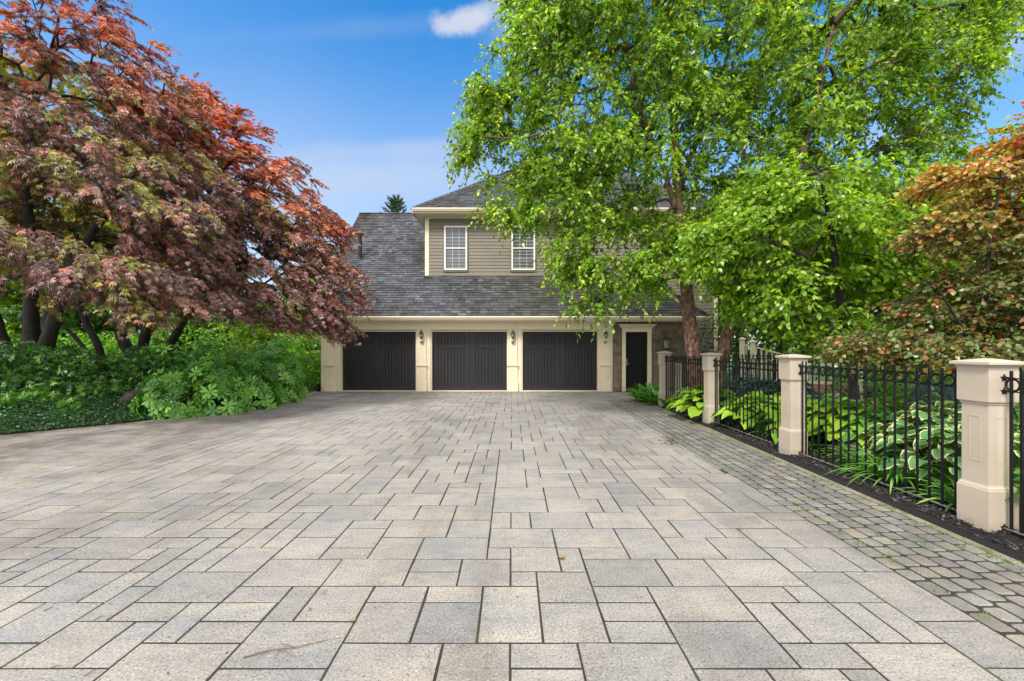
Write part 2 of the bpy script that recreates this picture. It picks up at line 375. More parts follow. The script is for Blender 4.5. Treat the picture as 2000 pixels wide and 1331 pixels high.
M['brass'] = mat('handle_brass', (.6, .5, .3), .3, .5, .9)
M['pane'] = mat('window_pane', (.09, .12, .16), .05, .5, .22)
M['curtain'] = mat('blind', (.5, .53, .55), .8)
M['rust'] = mat('pipe_cap_rust', (.22, .07, .05), .7, build=lambda t, n, l, b: None)
def bark_b(cols, sc=14, dist=.02, st=(1, 1, .5)):
    def f(t, n, l, b):
        f1 = noise(n, l, sc, 7, .75, stretch=st); f2 = noise(n, l, sc * 3.5, 5, .7, stretch=(1, 1, .7))
        c = ramp(n, l, f1, cols); c = mixc(n, l, 'MULTIPLY', .8, c, ramp(n, l, f2, [(.35, g(.45)), (.55, g(1.05))]))
        l.new(c, b.inputs['Base Color']); b.inputs['Roughness'].default_value = .85; bump(n, l, b, f1, dist, 1)
    return f
M['birch_bark'] = mat('birch_bark', build=bark_b([(.36, (.04, .02, .015)), (.46, (.17, .085, .06)), (.56, (.36, .20, .15)), (.68, (.58, .42, .33))], 16, .035))
M['birch_limb'] = mat('birch_limb', build=bark_b([(.35, (.04, .028, .022)), (.6, (.13, .09, .07))], 20, .01))
M['maple_bark'] = mat('maple_bark', build=bark_b([(.38, (.012, .009, .008)), (.6, (.035, .028, .024)), (.74, (.12, .105, .09))], 7, .02, (1, 1, .35)))
M['twig'] = mat('twig_wood', (.035, .025, .02), .85)
def rock_b(t, n, l, b):
    f = noise(n, l, 5, 7, .7); c = ramp(n, l, f, [(.3, (.02, .016, .013)), (.55, (.07, .055, .045)), (.7, (.13, .11, .09))])
    l.new(c, b.inputs['Base Color']); b.inputs['Roughness'].default_value = .9; bump(n, l, b, f, .05)
M['rock'] = mat('rock', build=rock_b)
def flag_b(t, n, l, b):
    f = noise(n, l, 9, 6, .7); c = ramp(n, l, f, [(.3, (.3, .2, .16)), (.55, (.45, .34, .28)), (.7, (.55, .46, .4))])
    l.new(c, b.inputs['Base Color']); b.inputs['Roughness'].default_value = .9; bump(n, l, b, f, .02)
M['flagstone'] = mat('flagstone', build=flag_b)
def brick_b(t, n, l, b):
    tcn = n.new('ShaderNodeTexCoord'); mp = n.new('ShaderNodeMapping'); mp.inputs['Rotation'].default_value = (math.radians(-90), 0, 0); l.new(tcn.outputs['Object'], mp.inputs[0])
    br = n.new('ShaderNodeTexBrick'); l.new(mp.outputs[0], br.inputs[0]); br.inputs['Scale'].default_value = 1; br.inputs['Brick Width'].default_value = .21; br.inputs['Row Height'].default_value = .075; br.inputs['Mortar Size'].default_value = .006
    br.inputs['Color1'].default_value = (.34, .13, .09, 1); br.inputs['Color2'].default_value = (.46, .21, .15, 1); br.inputs['Mortar'].default_value = (.5, .45, .4, 1)
    l.new(br.outputs[0], b.inputs['Base Color']); b.inputs['Roughness'].default_value = .9
M['brick'] = mat('brick', build=brick_b)
M['dry_twig'] = mat('dry_twig', (.13, .075, .05), .8)
M['dry_leaf'] = mat('dry_leaf', (.22, .12, .03), .6)

# ------------------------------------------------------------------ the setting: ground, pavers, cobbles, beds
def sheet(name, pts, z, m, kind='structure', label=None, cat=None):
    me = bpy.data.meshes.new(name); me.from_pydata([(x, y, z) for x, y in pts], [], [tuple(range(len(pts)))]); me.update()
    o = link(name, me, m); tag(o, label, cat, None, kind); return o
sheet('lawn', [(-1500, -300), (1500, -300), (1500, 1500), (-1500, 1500)], -.06, M['lawn'], label='green lawn reaching away behind the garage and the beds', cat='lawn')
sheet('paving_bed', [(-14, -6), (3.62, -6), (3.70, 13.3), (8.0, 13.3), (8.0, 16.1), (-14, 16.1)], -.0035, M['joint'], label='dark jointing sand under the driveway pavers', cat='ground')

LEFT = [(16.5, -7.0), (13.5, -6.95), (10.7, -7.0), (9.7, -7.45), (8.8, -7.95), (7.5, -9.1), (6.2, -10.8), (5.0, -13.2), (-6, -22)]   # (Y, X) of the left driveway edge
def left_x(y):
    for (y0, x0), (y1, x1) in zip(LEFT, LEFT[1:]):
        if y <= y0 and y >= y1: return x0 + (x1 - x0) * (y0 - y) / (y0 - y1)
    return -7
def right_x(y): return 2.62 + .012 * y if y < 11.8 else (2.8 + (y - 11.8) ** 1.6 * .9 if y < 13.1 else 7.9)
def border_x(y): return 3.60 + .024 * y           # outer edge of cobbles, straight part
m_ = .1765; GX0, GY0 = -13.6, .456 - 20 * m_      # paver module
nx, ny = int((8 - GX0) / m_), int((15.25 - GY0) / m_) + 1
own = -np.ones((nx + 4, ny + 4), int); pv = []; pieces = []; vlen = np.zeros(nx + 5, int)      # vlen: length of the joint running up to this course at each x
SZ = [((2, 2), 36), ((3, 2), 30), ((2, 3), 8), ((1, 2), 7), ((2, 1), 15), ((3, 1), 1.0), ((1, 1), .8)]
for j in range(ny):
    i = 0
    while i < nx:
        if own[i, j] >= 0: i += 1; continue
        run = 0
        while run < 3 and i + run < nx and own[i + run, j] < 0: run += 1
        cand = []
        for (w_, h_), q in SZ:
            if w_ > run: continue
            e = i + w_
            if own[e, j] < 0 and e + 1 <= nx and own[e + 1, j] >= 0: q *= .03        # would leave a one-module slot
            al = 0                                                                  # joint already running below this right edge
            while j - 1 - al >= 0 and al < 8 and own[e - 1, j - 1 - al] != own[e, j - 1 - al]: al += 1
            q *= math.exp(-.95 * max(0, al + h_ - 3))
            if al >= 1 and al + h_ > 4: q *= .3
            ah = 0; tj = j + h_                                                     # far edge in line with the neighbours to the left
            while i - 1 - ah >= 0 and ah < 14 and own[i - 1 - ah, tj - 1] >= 0 and own[i - 1 - ah, tj] != own[i - 1 - ah, tj - 1]: ah += 1
            q *= math.exp(-.22 * max(0, ah - 4))
            cand.append(((w_, h_), q))
        w_, h_ = random.choices([c[0] for c in cand], [c[1] for c in cand])[0]
        own[i:i + w_, j:j + h_] = len(pieces); pieces.append(1); pv.append((GX0 + i * m_, GY0 + j * m_, w_ * m_, h_ * m_)); i += w_
pm = MB()
def slab(mb, poly, z, ch, t, gap):
    """one stone: polygon shrunk by gap, chamfered top"""
    c = sum((Vector(p) for p in poly), Vector((0, 0))) / len(poly)
    n = len(poly)
    def inset(d):
        out = []
        for k in range(n):
            p0, p1, p2 = Vector(poly[k - 1]), Vector(poly[k]), Vector(poly[(k + 1) % n])
            e1 = (p1 - p0).normalized(); e2 = (p2 - p1).normalized(); n1 = Vector((-e1.y, e1.x)); n2 = Vector((-e2.y, e2.x))
            b = (n1 + n2); b = b / max(.3, (1 + n1.dot(n2))); out.append(p1 + b * d)
        return out
    o = inset(gap); i_ = inset(gap + ch)
    tx, ty = random.uniform(-.0015, .0015), random.uniform(-.0015, .0015)
    vs = [(p.x, p.y, -.03) for p in o] + [(p.x, p.y, z - ch * .7) for p in o] + [(p.x, p.y, z + (p.x - c.x) * tx / .2 + (p.y - c.y) * ty / .2) for p in i_]
    fs = [(k, (k + 1) % n, n + (k + 1) % n, n + k) for k in range(n)] + [(n + k, n + (k + 1) % n, 2 * n + (k + 1) % n, 2 * n + k) for k in range(n)] + [tuple(range(2 * n, 3 * n))]
    mb.add(vs, fs, t)
for (x0, y0, a, b) in pv:
    x1, y1 = x0 + a, y0 + b
    cx, cy = (x0 + x1) / 2, (y0 + y1) / 2
    if cx < left_x(cy) - .2: continue
    x1 = min(x1, right_x(cy))
    if x1 - x0 < .045: continue
    if right_x(cy) - x1 < .045: x1 = right_x(cy)
    if cy > 15.16: continue
    y1 = min(y1, 15.2)
    if y1 - y0 < .05: continue
    q = random.random(); v = random.gauss(1.0, .045)
    if q < .14: t = (.90 * v, .91 * v, .93 * v)
    elif q < .5: t = (.98 * v, .985 * v, .99 * v)
    elif q < .8: t = (1.02 * v, 1.01 * v, .99 * v)
    else: t = (1.05 * v, 1.03 * v, 1.0 * v)
    jx = lambda: random.uniform(-.0025, .0025)
    slab(pm, [(x0 + jx(), y0 + jx()), (x1 + jx(), y0 + jx()), (x1 + jx(), y1 + jx()), (x0 + jx(), y1 + jx())], random.uniform(-.0008, .0008), .003, t, .0066)
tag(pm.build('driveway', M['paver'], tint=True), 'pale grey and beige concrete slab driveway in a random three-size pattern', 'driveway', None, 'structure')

# cobble border: courses that follow the bed edge, turning right at the far end
cb = MB()
NC = 7
def border_pt(s, k):
    """s metres along the edge from near to far, k = 0 inner .. 1 outer"""
    y = s
    xi = 2.62 + .012 * y; xo = 3.54 + .024 * y
    if y < 12.0: return Vector((xi + (xo - xi) * k, y))
    # quarter turn round a centre to the right, at the head of the bed
    a = min((y - 12.0) / 1.15, 1.45)
    c = Vector((3.54 + .024 * 12 + .35, 12.0)); R = (1 - k) * (xo - xi) * .8 + .35
    p = c + Vector((-math.cos(a) * R, math.sin(a) * R))
    if k < 1: p.x = p.x - (c.x - (2.62 + .144) - ((xo - xi) * .8 + .35)) * (1 - k) * math.cos(a)
    return p
s_pos = 0.2
for kx in range(NC):
    s = .1 + .09 * (kx % 2) + random.uniform(-.02, .02)
    while s < 13.7:
        ln = random.choice([.135, .15, .165, .185])
        k0, k1 = kx / NC, (kx + 1) / NC
        a, b, c, d = border_pt(s, k0), border_pt(s, k1), border_pt(s + ln, k1), border_pt(s + ln, k0)
        ch = .022
        def mixp(p, q, dd): e = (q - p); return p + e * min(.4, dd / max(e.length, 1e-6))
        poly = [mixp(a, b, ch), mixp(b, a, ch), mixp(b, c, ch), mixp(c, b, ch), mixp(c, d, ch), mixp(d, c, ch), mixp(d, a, ch), mixp(a, d, ch)]
        area = sum(poly[i].x * poly[(i + 1) % 8].y - poly[(i + 1) % 8].x * poly[i].y for i in range(8))
        if area < 0: poly = poly[::-1]
        v = random.gauss(1.0, .09); q = random.random(); t = (v, v * .98, v * .97) if q < .6 else ((v * 1.12, v * 1.04, v * .95) if q < .8 else (v * .85, v * .88, v * .93))
        if abs(area) > .004: slab(cb, [tuple(p) for p in poly], random.uniform(.0, .003), .009, t, .008)
        s += ln
tag(cb.build('cobble_border', M['cobble'], tint=True), 'border of small grey cobbles along the right edge of the driveway', 'paving', None, 'structure')
cu = MB(); s = .1
while s < 13.9:
    ln = .42; a, d = border_pt(s, 1.0), border_pt(s + ln, 1.0)
    nrm = (d - a).normalized(); nrm = Vector((nrm.y, -nrm.x))
    slab(cu, [tuple(a), tuple(a + nrm * .075), tuple(d + nrm * .075), tuple(d)][::1] if True else [], .006, .012, (1, 1, 1), .001); s += ln
tag(cu.build('edging_curb', M['curb'], tint=True), 'mossy concrete edging between the cobbles and the dark mulch', 'curb', None, 'structure')

# mulch bed, gently mounded, with loose chips
def grid_mesh(name, xs, ys, zf, m, label, cat, kind='structure'):
    V = np.array([(x(y) if callable(x) else x, y, 0) for y in ys for x in xs], float)
    nxs = len(xs)
    V[:, 2] = zf(V[:, 0], V[:, 1])
    Fq = []
    for j in range(len(ys) - 1):
        for i in range(nxs - 1):
            a = j * nxs + i; Fq += [a, a + 1, a + nxs + 1, a + nxs]
    me = np_mesh(name, V, np.array(Fq), 4, smooth=True); return tag(link(name, me, m), label, cat, None, kind)
def bumpy(x, y): return .018 * np.sin(x * 5.1 + y * 2.3) * np.sin(y * 4.3 - x) + .01 * np.sin(x * 13 + y * 9)
ed = lambda k: (lambda y: 3.6 + .024 * min(y, 12) + k + max(0, y - 12) * .75)
grid_mesh('mulch_bed', [ed(k) for k in (.0, .06, .15, .3, .5, .8, 1.2, 1.8, 2.6, 4, 6, 9)], list(np.arange(-1, 13.0, .15)),
          lambda x, y: np.clip((x - (3.6 + .024 * y)) * .3, -.01, .05) + bumpy(x, y) * np.clip((x - 3.62) * 3, 0, 1), M['mulch'],
          'dark mulch bed along the foot of the iron fence', 'bed')
nch = 16000
cx_ = rng.random(nch) ** 1.4 * 1.9; cy_ = 1.2 + rng.random(nch) ** 1.3 * 11.4; cx_ = 3.70 + .024 * cy_ + cx_
cz_ = np.clip((cx_ - (3.6 + .024 * cy_)) * .3, -.01, .05) + bumpy(cx_, cy_) * np.clip((cx_ - 3.62) * 3, 0, 1) + .006
def chips(name, pos, ln, wd, cols, m, label, cat, tilt=.5):
    n = len(pos); a = rng.random(n) * 6.283; d = np.stack([np.cos(a), np.sin(a), rng.normal(0, tilt * .5, n)], 1); d = nrmz(d)
    s = np.stack([-np.sin(a), np.cos(a), rng.normal(0, tilt, n)], 1); s = nrmz(s)
    up = np.cross(d, s); l_ = ln * (.5 + rng.random(n))[:, None]; w_ = wd * (.5 + rng.random(n))[:, None]; h_ = wd * .35
    V = np.stack([pos - d * l_ - s * w_, pos + d * l_ - s * w_ * .6, pos + d * l_ * .9 + s * w_, pos - d * l_ * .8 + s * w_ * .7,
                  pos - d * l_ * .9 - s * w_ + up * h_, pos + d * l_ - s * w_ * .6 + up * h_, pos + d * l_ * .9 + s * w_ + up * h_, pos - d * l_ * .8 + s * w_ * .7 + up * h_], 1).reshape(-1, 3)
    q = np.array([4, 5, 6, 7, 0, 1, 5, 4, 1, 2, 6, 5, 2, 3, 7, 6, 3, 0, 4, 7])
    Fq = (np.arange(n)[:, None] * 8 + q[None]).ravel()
    ci = rng.integers(0, len(cols), n); t = np.repeat(np.array(cols)[ci] * (.7 + .6 * rng.random((n, 1))), 5, axis=0)
    return tag(link(name, np_mesh(name, V, Fq, 4, t), m), label, cat, None, 'stuff')
chips('mulch_chips', np.stack([cx_, cy_, cz_], 1), .015, .007, [(.008, .007, .008), (.018, .015, .015), (.035, .028, .027), (.11, .10, .10), (.012, .010, .011)], M['chip'], 'loose dark bark chips strewn over the bed beside the cobbles', 'mulch')

# left planting bed: soil rising behind the pavement edge
def left_bed():
    ys = list(np.arange(5.0, 16.0, .25)); xs = [lambda y, k=k: left_x(y) - k for k in (0, .1, .25, .5, 1, 1.6, 2.4, 4, 7, 12)][::-1]
    def zf(x, y):
        k = np.array([left_x(b) - a for a, b in zip(x, y)]); return np.clip(k * .22, -.012, .38) - .012 + bumpy(x, y) * np.clip(k * 3, 0, 1) * 1.5
    grid_mesh('planting_bed', xs, ys, zf, M['soil'], 'shaded soil bank under the red maples left of the driveway', 'bed')
left_bed()

# ------------------------------------------------------------------ foliage machinery
def tpl_diamond(w=.33, h=.10, drop=.12):
    V = np.array([(0, 0, 0), (w, .45, h), (0, 1, -drop), (-w, .45, h)]); return V, [(0, 1, 2), (0, 2, 3)]
def tpl_leaf(w=.32, h=.06, drop=.12):
    V = np.array([(0, 0, 0), (w * .8, .28, h), (w * .85, .62, h - drop * .3), (0, 1, -drop), (-w * .85, .62, h - drop * .3), (-w * .8, .28, h), (0, .45, -.0)])
    return V, [(0, 1, 6), (1, 2, 6), (2, 3, 6), (3, 4, 6), (4, 5, 6), (5, 0, 6)]
def tpl_palm(n=5, w=.11, spread=2.3, drop=.15):
    V = [(0, 0, 0)]; Fc = []
    for k in range(n):
        a = (k / (n - 1) - .5) * spread; ln = 1.0 - .38 * abs(a) / (spread / 2); c, s = math.cos(a), math.sin(a)
        b = len(V); y1 = .5 * ln
        V += [(s * y1 + c * w, c * y1 - s * w, .03), (s * ln, c * ln, -drop * (.6 + .4 * abs(a))), (s * y1 - c * w, c * y1 + s * w, .03)]
        Fc += [(0, b, b + 1), (0, b + 1, b + 2)]
    return np.array(V, float), Fc
def tpl_whorl(n=8, w=.13, up=.35):
    V = []; Fc = []
    for k in range(n):
        a = 2 * math.pi * k / n + (k % 2) * .2; ln = 1.0 if k % 2 else .82; u = up * (1.0 if k % 2 else 1.7)
        R = Matrix.Rotation(a, 3, 'Z'); b = len(V)
        for q in ((0, .04, 0), (w * .75, .45, u * .42), (w, .72, u * .5), (0, 1.03, u * .42), (-w, .72, u * .5), (-w * .75, .45, u * .42), (0, .55, u * .30)):
            p = R @ Vector((q[0], q[1] * ln, q[2])); V.append(tuple(p))
        Fc += [(b, b + 1, b + 6), (b + 1, b + 2, b + 6), (b + 2, b + 3, b + 6), (b + 3, b + 4, b + 6), (b + 4, b + 5, b + 6), (b + 5, b, b + 6)]
    return np.array(V), Fc
def put_leaves(name, tpl, pos, d, nrm, size, tint, m, parent=None, smooth=False, extra=None):
    """pos,d,nrm (n,3); leaf +Y along d, +Z along nrm"""
    TV, TF = tpl; n = len(pos); d = nrmz(d); x = nrmz(np.cross(d, nrm)); z = np.cross(x, d)
    size = np.asarray(size).reshape(-1, 1, 1) * np.ones((n, 1, 1))
    V = (TV[None, :, 0:1] * x[:, None] + TV[None, :, 1:2] * d[:, None] + TV[None, :, 2:3] * z[:, None]) * size + pos[:, None]
    TFa = np.array(TF); K = len(TV)
    Fc = (np.arange(n)[:, None, None] * K + TFa[None]).ravel()
    t = np.repeat(np.asarray(tint), len(TF), axis=0)
    ex = {k: np.tile(v, n) for k, v in extra.items()} if extra else None
    return link(name, np_mesh(name, V.reshape(-1, 3), Fc, 3, t, ex, smooth), m, parent)
def mixcols(n, pal, wts, jit=.15, cl=None):
    pal = np.array(pal, float); w_ = np.array(wts, float); w_ /= w_.sum()
    c = pal[rng.choice(len(pal), n, p=w_)]; return c * np.clip(1 + rng.normal(0, jit, (n, 1)), .4, 1.9)
def frustums(A, B, ra, rb, ns=5):
    d = nrmz(B - A); ref = np.where(np.abs(d[:, 2:3]) < .9, [[0, 0, 1.]], [[1., 0, 0]]); u = nrmz(np.cross(d, ref)); v = np.cross(d, u); n = len(A)
    an = np.arange(ns) * 2 * math.pi / ns; cs = np.cos(an)[None, :, None]; sn = np.sin(an)[None, :, None]
    ring = u[:, None] * cs + v[:, None] * sn
    V = np.concatenate([A[:, None] + ring * np.asarray(ra).reshape(-1, 1, 1), B[:, None] + ring * np.asarray(rb).reshape(-1, 1, 1)], 1).reshape(-1, 3)
    q = []
    for k in range(ns): q += [k, (k + 1) % ns, ns + (k + 1) % ns, ns + k]
    return V, (np.arange(n)[:, None] * 2 * ns + np.array(q)[None]).ravel()
def join_quads(parts):
    V = []; Fq = []; b = 0
    for v, f in parts: V.append(v); Fq.append(f + b); b += len(v)
    return np.concatenate(V), np.concatenate(Fq)
def spline(pts, rad, step=.12):
    pts = [np.array(p, float) for p in pts]; out = []; ro = []
    for i in range(len(pts) - 1):
        p0 = pts[max(i - 1, 0)]; p1 = pts[i]; p2 = pts[i + 1]; p3 = pts[min(i + 2, len(pts) - 1)]
        k = max(2, int(np.linalg.norm(p2 - p1) / step))
        for j in range(k):
            t = j / k; out.append(.5 * ((2 * p1) + (-p0 + p2) * t + (2 * p0 - 5 * p1 + 4 * p2 - p3) * t * t + (-p0 + 3 * p1 - 3 * p2 + p3) * t ** 3)); ro.append(rad[i] + (rad[i + 1] - rad[i]) * t)
    out.append(pts[-1]); ro.append(rad[-1]); return np.array(out), np.array(ro)
def trunk_mesh(name, paths, m, parent, rough=.08, flare=.35, ns=18, step=.07):
    mb = MB()
    for pts, rad in paths:
        p, r = spline(pts, rad, step); n = len(p); vs = []; prev = None
        ph = random.uniform(0, 9)
        for i in range(n):
            d = Vector(p[min(i + 1, n - 1)] - p[max(i - 1, 0)]).normalized()
            u = Vector((1, 0, 0)) if prev is None else prev; u = (u - d * u.dot(d)).normalized(); prev = u; v = d.cross(u)
            hgt = p[i][2] - p[0][2]; fl = 1 + flare * math.exp(-max(hgt, 0) / .22)
            for k in range(ns):
                a = 2 * math.pi * k / ns
                q = 1 + rough * (math.sin(3 * a + ph + hgt * 1.3) * .5 + math.sin(5 * a + hgt * 9 + ph) * .5 + random.uniform(-1, 1) * .8) + (fl - 1) * (.6 + .4 * math.sin(5 * a + ph))
                vs.append(Vector(p[i]) + (u * math.cos(a) + v * math.sin(a)) * r[i] * q)
        fs = []
        for i in range(n - 1):
            for k in range(ns):
                a = i * ns + k; b = i * ns + (k + 1) % ns; fs.append((a, b, b + ns, a + ns))
        fs.append(tuple(range((n - 1) * ns, n * ns))); mb.add(vs, fs)
    return mb.build(name, m, parent, smooth=True)
def sample_lobes(lobes, n, shell=.55):
    """lobes: (centre, (rx,ry,rz), weight)"""
    wt = np.array([l[2] for l in lobes], float); wt /= wt.sum(); pick = rng.choice(len(lobes), n, p=wt)
    v = nrmz(rng.normal(size=(n, 3))); r = (shell + (1 - shell) * rng.random(n) ** .6)
    r = np.where(rng.random(n) < .3, rng.random(n) ** .4, r)
    c = np.array([tuple(l[0]) for l in lobes])[pick]; R = np.array([l[1] for l in lobes])[pick]
    return c + v * r[:, None] * R, pick
def grow(trunks, clusters, rmin=.006, zmin=1.0, wander=.12, kpath=.25, expo=2.3):
    """connect every cluster point back to the trunk splines; returns frustum arrays"""
    Pn = []; par = []; plen = []
    for pts, rad in trunks:
        p, r = spline(pts, rad, .25); b = len(Pn)
        for i in range(len(p)): Pn.append(p[i]); par.append(b + i - 1 if i else -1); plen.append(0.0)
    nT = len(Pn); Pa = np.zeros((nT + len(clusters) * 22 + 10, 3)); Pa[:nT] = np.array(Pn); pl = np.zeros(len(Pa)); pr = np.full(len(Pa), -1); pr[:nT] = par
    cnt = nT; tr = Pa[:nT]; ok = np.ones(len(Pa), bool); ok[:nT] = tr[:, 2] > zmin
    if not ok[:nT].any(): ok[:nT] = True
    dt = np.min(np.linalg.norm(clusters[:, None] - tr[None], axis=2), axis=1); order = np.argsort(dt); tips = np.zeros(len(clusters), int)
    for ci in order:
        c = clusters[ci]; dd = np.linalg.norm(Pa[:cnt] - c, axis=1)
        cost = dd + kpath * pl[:cnt] + np.maximum(0, Pa[:cnt, 2] - c[2] - .2) * .35; cost[~ok[:cnt]] = 1e9
        a = int(np.argmin(cost)); p0 = Pa[a]; D = dd[a]; k = int(min(20, max(1, round(D / .28)))); last = a
        pd = Pa[a] - Pa[pr[a]] if pr[a] >= 0 else np.array((0, 0, 1.)); pd = pd / max(np.linalg.norm(pd), 1e-6)
        ctrl = p0 + (pd * .35 + np.array((0, 0, .12))) * D + rng.normal(0, wander, 3) * D * .5
        for s in range(1, k + 1):
            t = s / k; q = (1 - t) ** 2 * p0 + 2 * t * (1 - t) * ctrl + t * t * c
            if s < k: q = q + rng.normal(0, .018, 3)
            Pa[cnt] = q; pr[cnt] = last; pl[cnt] = pl[last] + D / k; last = cnt; cnt += 1
        tips[ci] = last
    wgt = np.zeros(cnt); 
    np.add.at(wgt, tips, rmin ** expo)
    for i in range(cnt - 1, nT - 1, -1):
        if pr[i] >= 0: wgt[pr[i]] += wgt[i]
    rad = np.maximum(wgt, rmin ** expo) ** (1 / expo)
    idx = np.arange(nT, cnt); return Pa[pr[idx]], Pa[idx], np.minimum(rad[pr[idx]], rad[idx] * 1.25), rad[idx]
def sprays(clusters, axis, ntw, L, nl, droop, out_w, rnd, sag=.3, flat=.0):
    """twigs round each cluster point and leaves along each; returns twig ends, leaf pos, dir, normal, index"""
    n = len(clusters); o = clusters - axis; o = nrmz(o); T = n * ntw; ci = np.repeat(np.arange(n), ntw)
    r = rng.normal(size=(T, 3)); r[:, 2] *= (1 - flat); d = nrmz(o[ci] * out_w + r * rnd + np.array((0, 0, -droop))); ln = L * (.55 + .7 * rng.random(T))
    st = clusters[ci] + rng.normal(0, .03, (T, 3))
    t = (np.tile(np.arange(nl), T) + rng.random(T * nl)) / nl; ti = np.repeat(np.arange(T), nl)
    pos = st[ti] + d[ti] * (t * ln[ti])[:, None] + np.array((0, 0, -1.)) * (sag * t * t * ln[ti])[:, None]
    tang = nrmz(d[ti] + np.array((0, 0, -2 * sag)) * t[:, None])
    mid = st + d * (ln * .5)[:, None] - np.array((0, 0, 1.)) * (sag * .25 * ln)[:, None]; end = st + d * ln[:, None] - np.array((0, 0, 1.)) * (sag * ln)[:, None]
    return st, mid, end, pos, tang, ti, ci, t
def make_tree(name, label, cat, trunks, lobes, nclus, ntw, nl, L, tpl, lsize, pal, leafm, barkm, limbm, group=None, shell=.5, droop=.3, out_w=.8, rnd=.6, sag=.35,
              flat=0, leaf_out=.6, up=.6, nj=.5, axis=None, zmin=1.0, rmin=.006, twr=.0028, colf=None, extra_pts=None, rough=.08, flare=.35, keep=None, wander=.12, leaf_down=.35):
    base = Vector(trunks[0][0][0]); root = thing(name, label, cat, base, 0, group)
    off = np.array(tuple(base)); 
    cl, pick = sample_lobes(lobes, nclus, shell)
    if extra_pts is not None: cl = np.concatenate([cl, np.array(extra_pts)])
    if keep is not None: cl = cl[keep(cl)]
    tp = trunks[0][0]; ax = np.array(axis if axis is not None else tuple(Vector(tp[-1])))
    axp = np.tile(ax, (len(cl), 1)); axp[:, 2] = np.minimum(cl[:, 2] - .1, ax[2]) * .5 + cl[:, 2] * .5
    A, B, ra, rb = grow(trunks, cl, rmin, zmin, wander)
    st, mid, end, pos, tang, ti, ci, t = sprays(cl, axp, ntw, L, nl, droop, out_w, rnd, sag, flat)
    tr = trunk_mesh('trunk', [([np.array(tuple(q)) - off for q in p], r) for p, r in trunks], barkm, root, rough, flare)
    V1 = frustums(A - off, B - off, ra, rb, 6); V2 = frustums(st - off, mid - off, np.full(len(st), twr * 1.3), np.full(len(st), twr), 3); V3 = frustums(mid - off, end - off, np.full(len(st), twr), np.full(len(st), twr * .5), 3)
    V, Fq = join_quads([V1, V2, V3]); link('limbs', np_mesh('limbs', V, Fq, 4), limbm, root)
    n = len(pos); side = nrmz(np.cross(tang, np.array((0, 0, 1.))) + 1e-6); sg = np.where(rng.random(n) < .5, 1, -1)[:, None]
    d = nrmz(tang * leaf_out + side * sg * .7 + rng.normal(0, .35, (n, 3)) + np.array((0, 0, -leaf_down)))
    nr = nrmz(np.array((0, 0, up)) + rng.normal(0, nj, (n, 3)))
    sz = lsize * (.65 + .6 * rng.random(n))
    tint = colf(pos, ci[ti], t, cl) if colf else mixcols(n, pal[0], pal[1])
    put_leaves('crown', tpl, pos - off + d * 0, d, nr, sz, tint, leafm, root)
    return root, cl
def lob(px, py, Y, rx, ry, rY, wt=None):
    k = Y / F; c = P(px, py, Y); R = (rx * k, rY, ry * k); return (c, R, wt if wt else (R[0] * R[1] * R[2]) ** .66)

# ------------------------------------------------------------------ the garage house
EXEC_HOUSE = True
house = thing('garage_house', 'taupe two-storey house wing with three dark garage doors and grey shingle roofs', 'house', (0, 15.04, 0))
HO = Vector((0, 15.04, 0))
def hb(mb, name, m, parent=None, **k):
    mb.v = [(x, y - 15.04, z) for x, y, z in mb.v]; return mb.build(name, m, parent or house, **k)
def shingles(mb, org, u, v, W, H, course, tabw, th, clip=None, tone=None, jit=.0, umin=0, tgap=.010):
    u = Vector(u).normalized(); v = Vector(v).normalized(); nn = u.cross(v).normalized(); org = Vector(org)
    nc = int(H / course) + 1
    for j in range(nc):
        x = -random.uniform(0, tabw) ; v0 = j * course; v1 = min(H, v0 + course * 1.12)
        if v0 >= H - .01: break
        while x < W:
            tw = tabw * random.uniform(.6, 1.45); a0 = max(0, x); a1 = min(W, x + tw - tgap); x += tw
            if a1 - a0 < .012: continue
            if clip:
                cc = org + u * ((a0 + a1) / 2) + v * ((v0 + v1) / 2)
                if not clip(cc): continue
            dj = random.uniform(-jit, jit); tt = th * random.uniform(.7, 1.3)
            q = []
            for (a, b, h) in ((a0, v0 + dj, tt), (a1, v0 + dj, tt), (a1, v1, .001), (a0, v1, .001), (a0, v0 + dj, 0), (a1, v0 + dj, 0)): q.append(org + u * a + v * b + nn * h)
            mb.add(q, [(0, 1, 2, 3), (4, 5, 1, 0), (5, 2, 1), (4, 0, 3)], tone() if tone else (1, 1, 1))
def roof_tone():
    v = random.gauss(1, .22); q = random.random()
    if q < .12: return (v * 1.5, v * 1.52, v * 1.58)
    if q < .25: return (v * 1.3, v * 1.25, v * 1.15)
    if q < .4: return (v * .75, v * .76, v * .85)
    return (v, v, v)
def clip_mesh(o, co_, no):
    bm = bmesh.new(); bm.from_mesh(o.data)
    bmesh.ops.bisect_plane(bm, geom=bm.verts[:] + bm.edges[:] + bm.faces[:], plane_co=co_, plane_no=no, clear_outer=True); bm.to_mesh(o.data); bm.free()
# coordinates
XL, XR, GY = -6.80, 6.57, 15.04
UL, UR, UY = -3.31, 7.87, 16.24
EZ = 2.665; EY = 14.60
# core walls
wb = MB()
wb.box(XL + .01, -6.2, GY + .30, 24.9, 0, 2.6); wb.box(-6.2, 3.2, GY + .34, 24.9, 0, 2.6); wb.box(3.2, XR - .01, GY + .135, 24.9, 0, 2.6)
wb.prism([(GY + .3, 2.6), (24.9, 2.6), (19.9, 7.6)], XL + .01, UL + .3, 'x')
hb(wb, 'wall', M['siding'])
ub = MB(); ub.box(UL + .01, UR - .01, UY + .03, 24.0, 2.4, 6.6); ub.box(5.0, UR - .02, UY + .035, 24.0, 0, 2.5)
hb(ub, 'upper_wall', M['siding'])
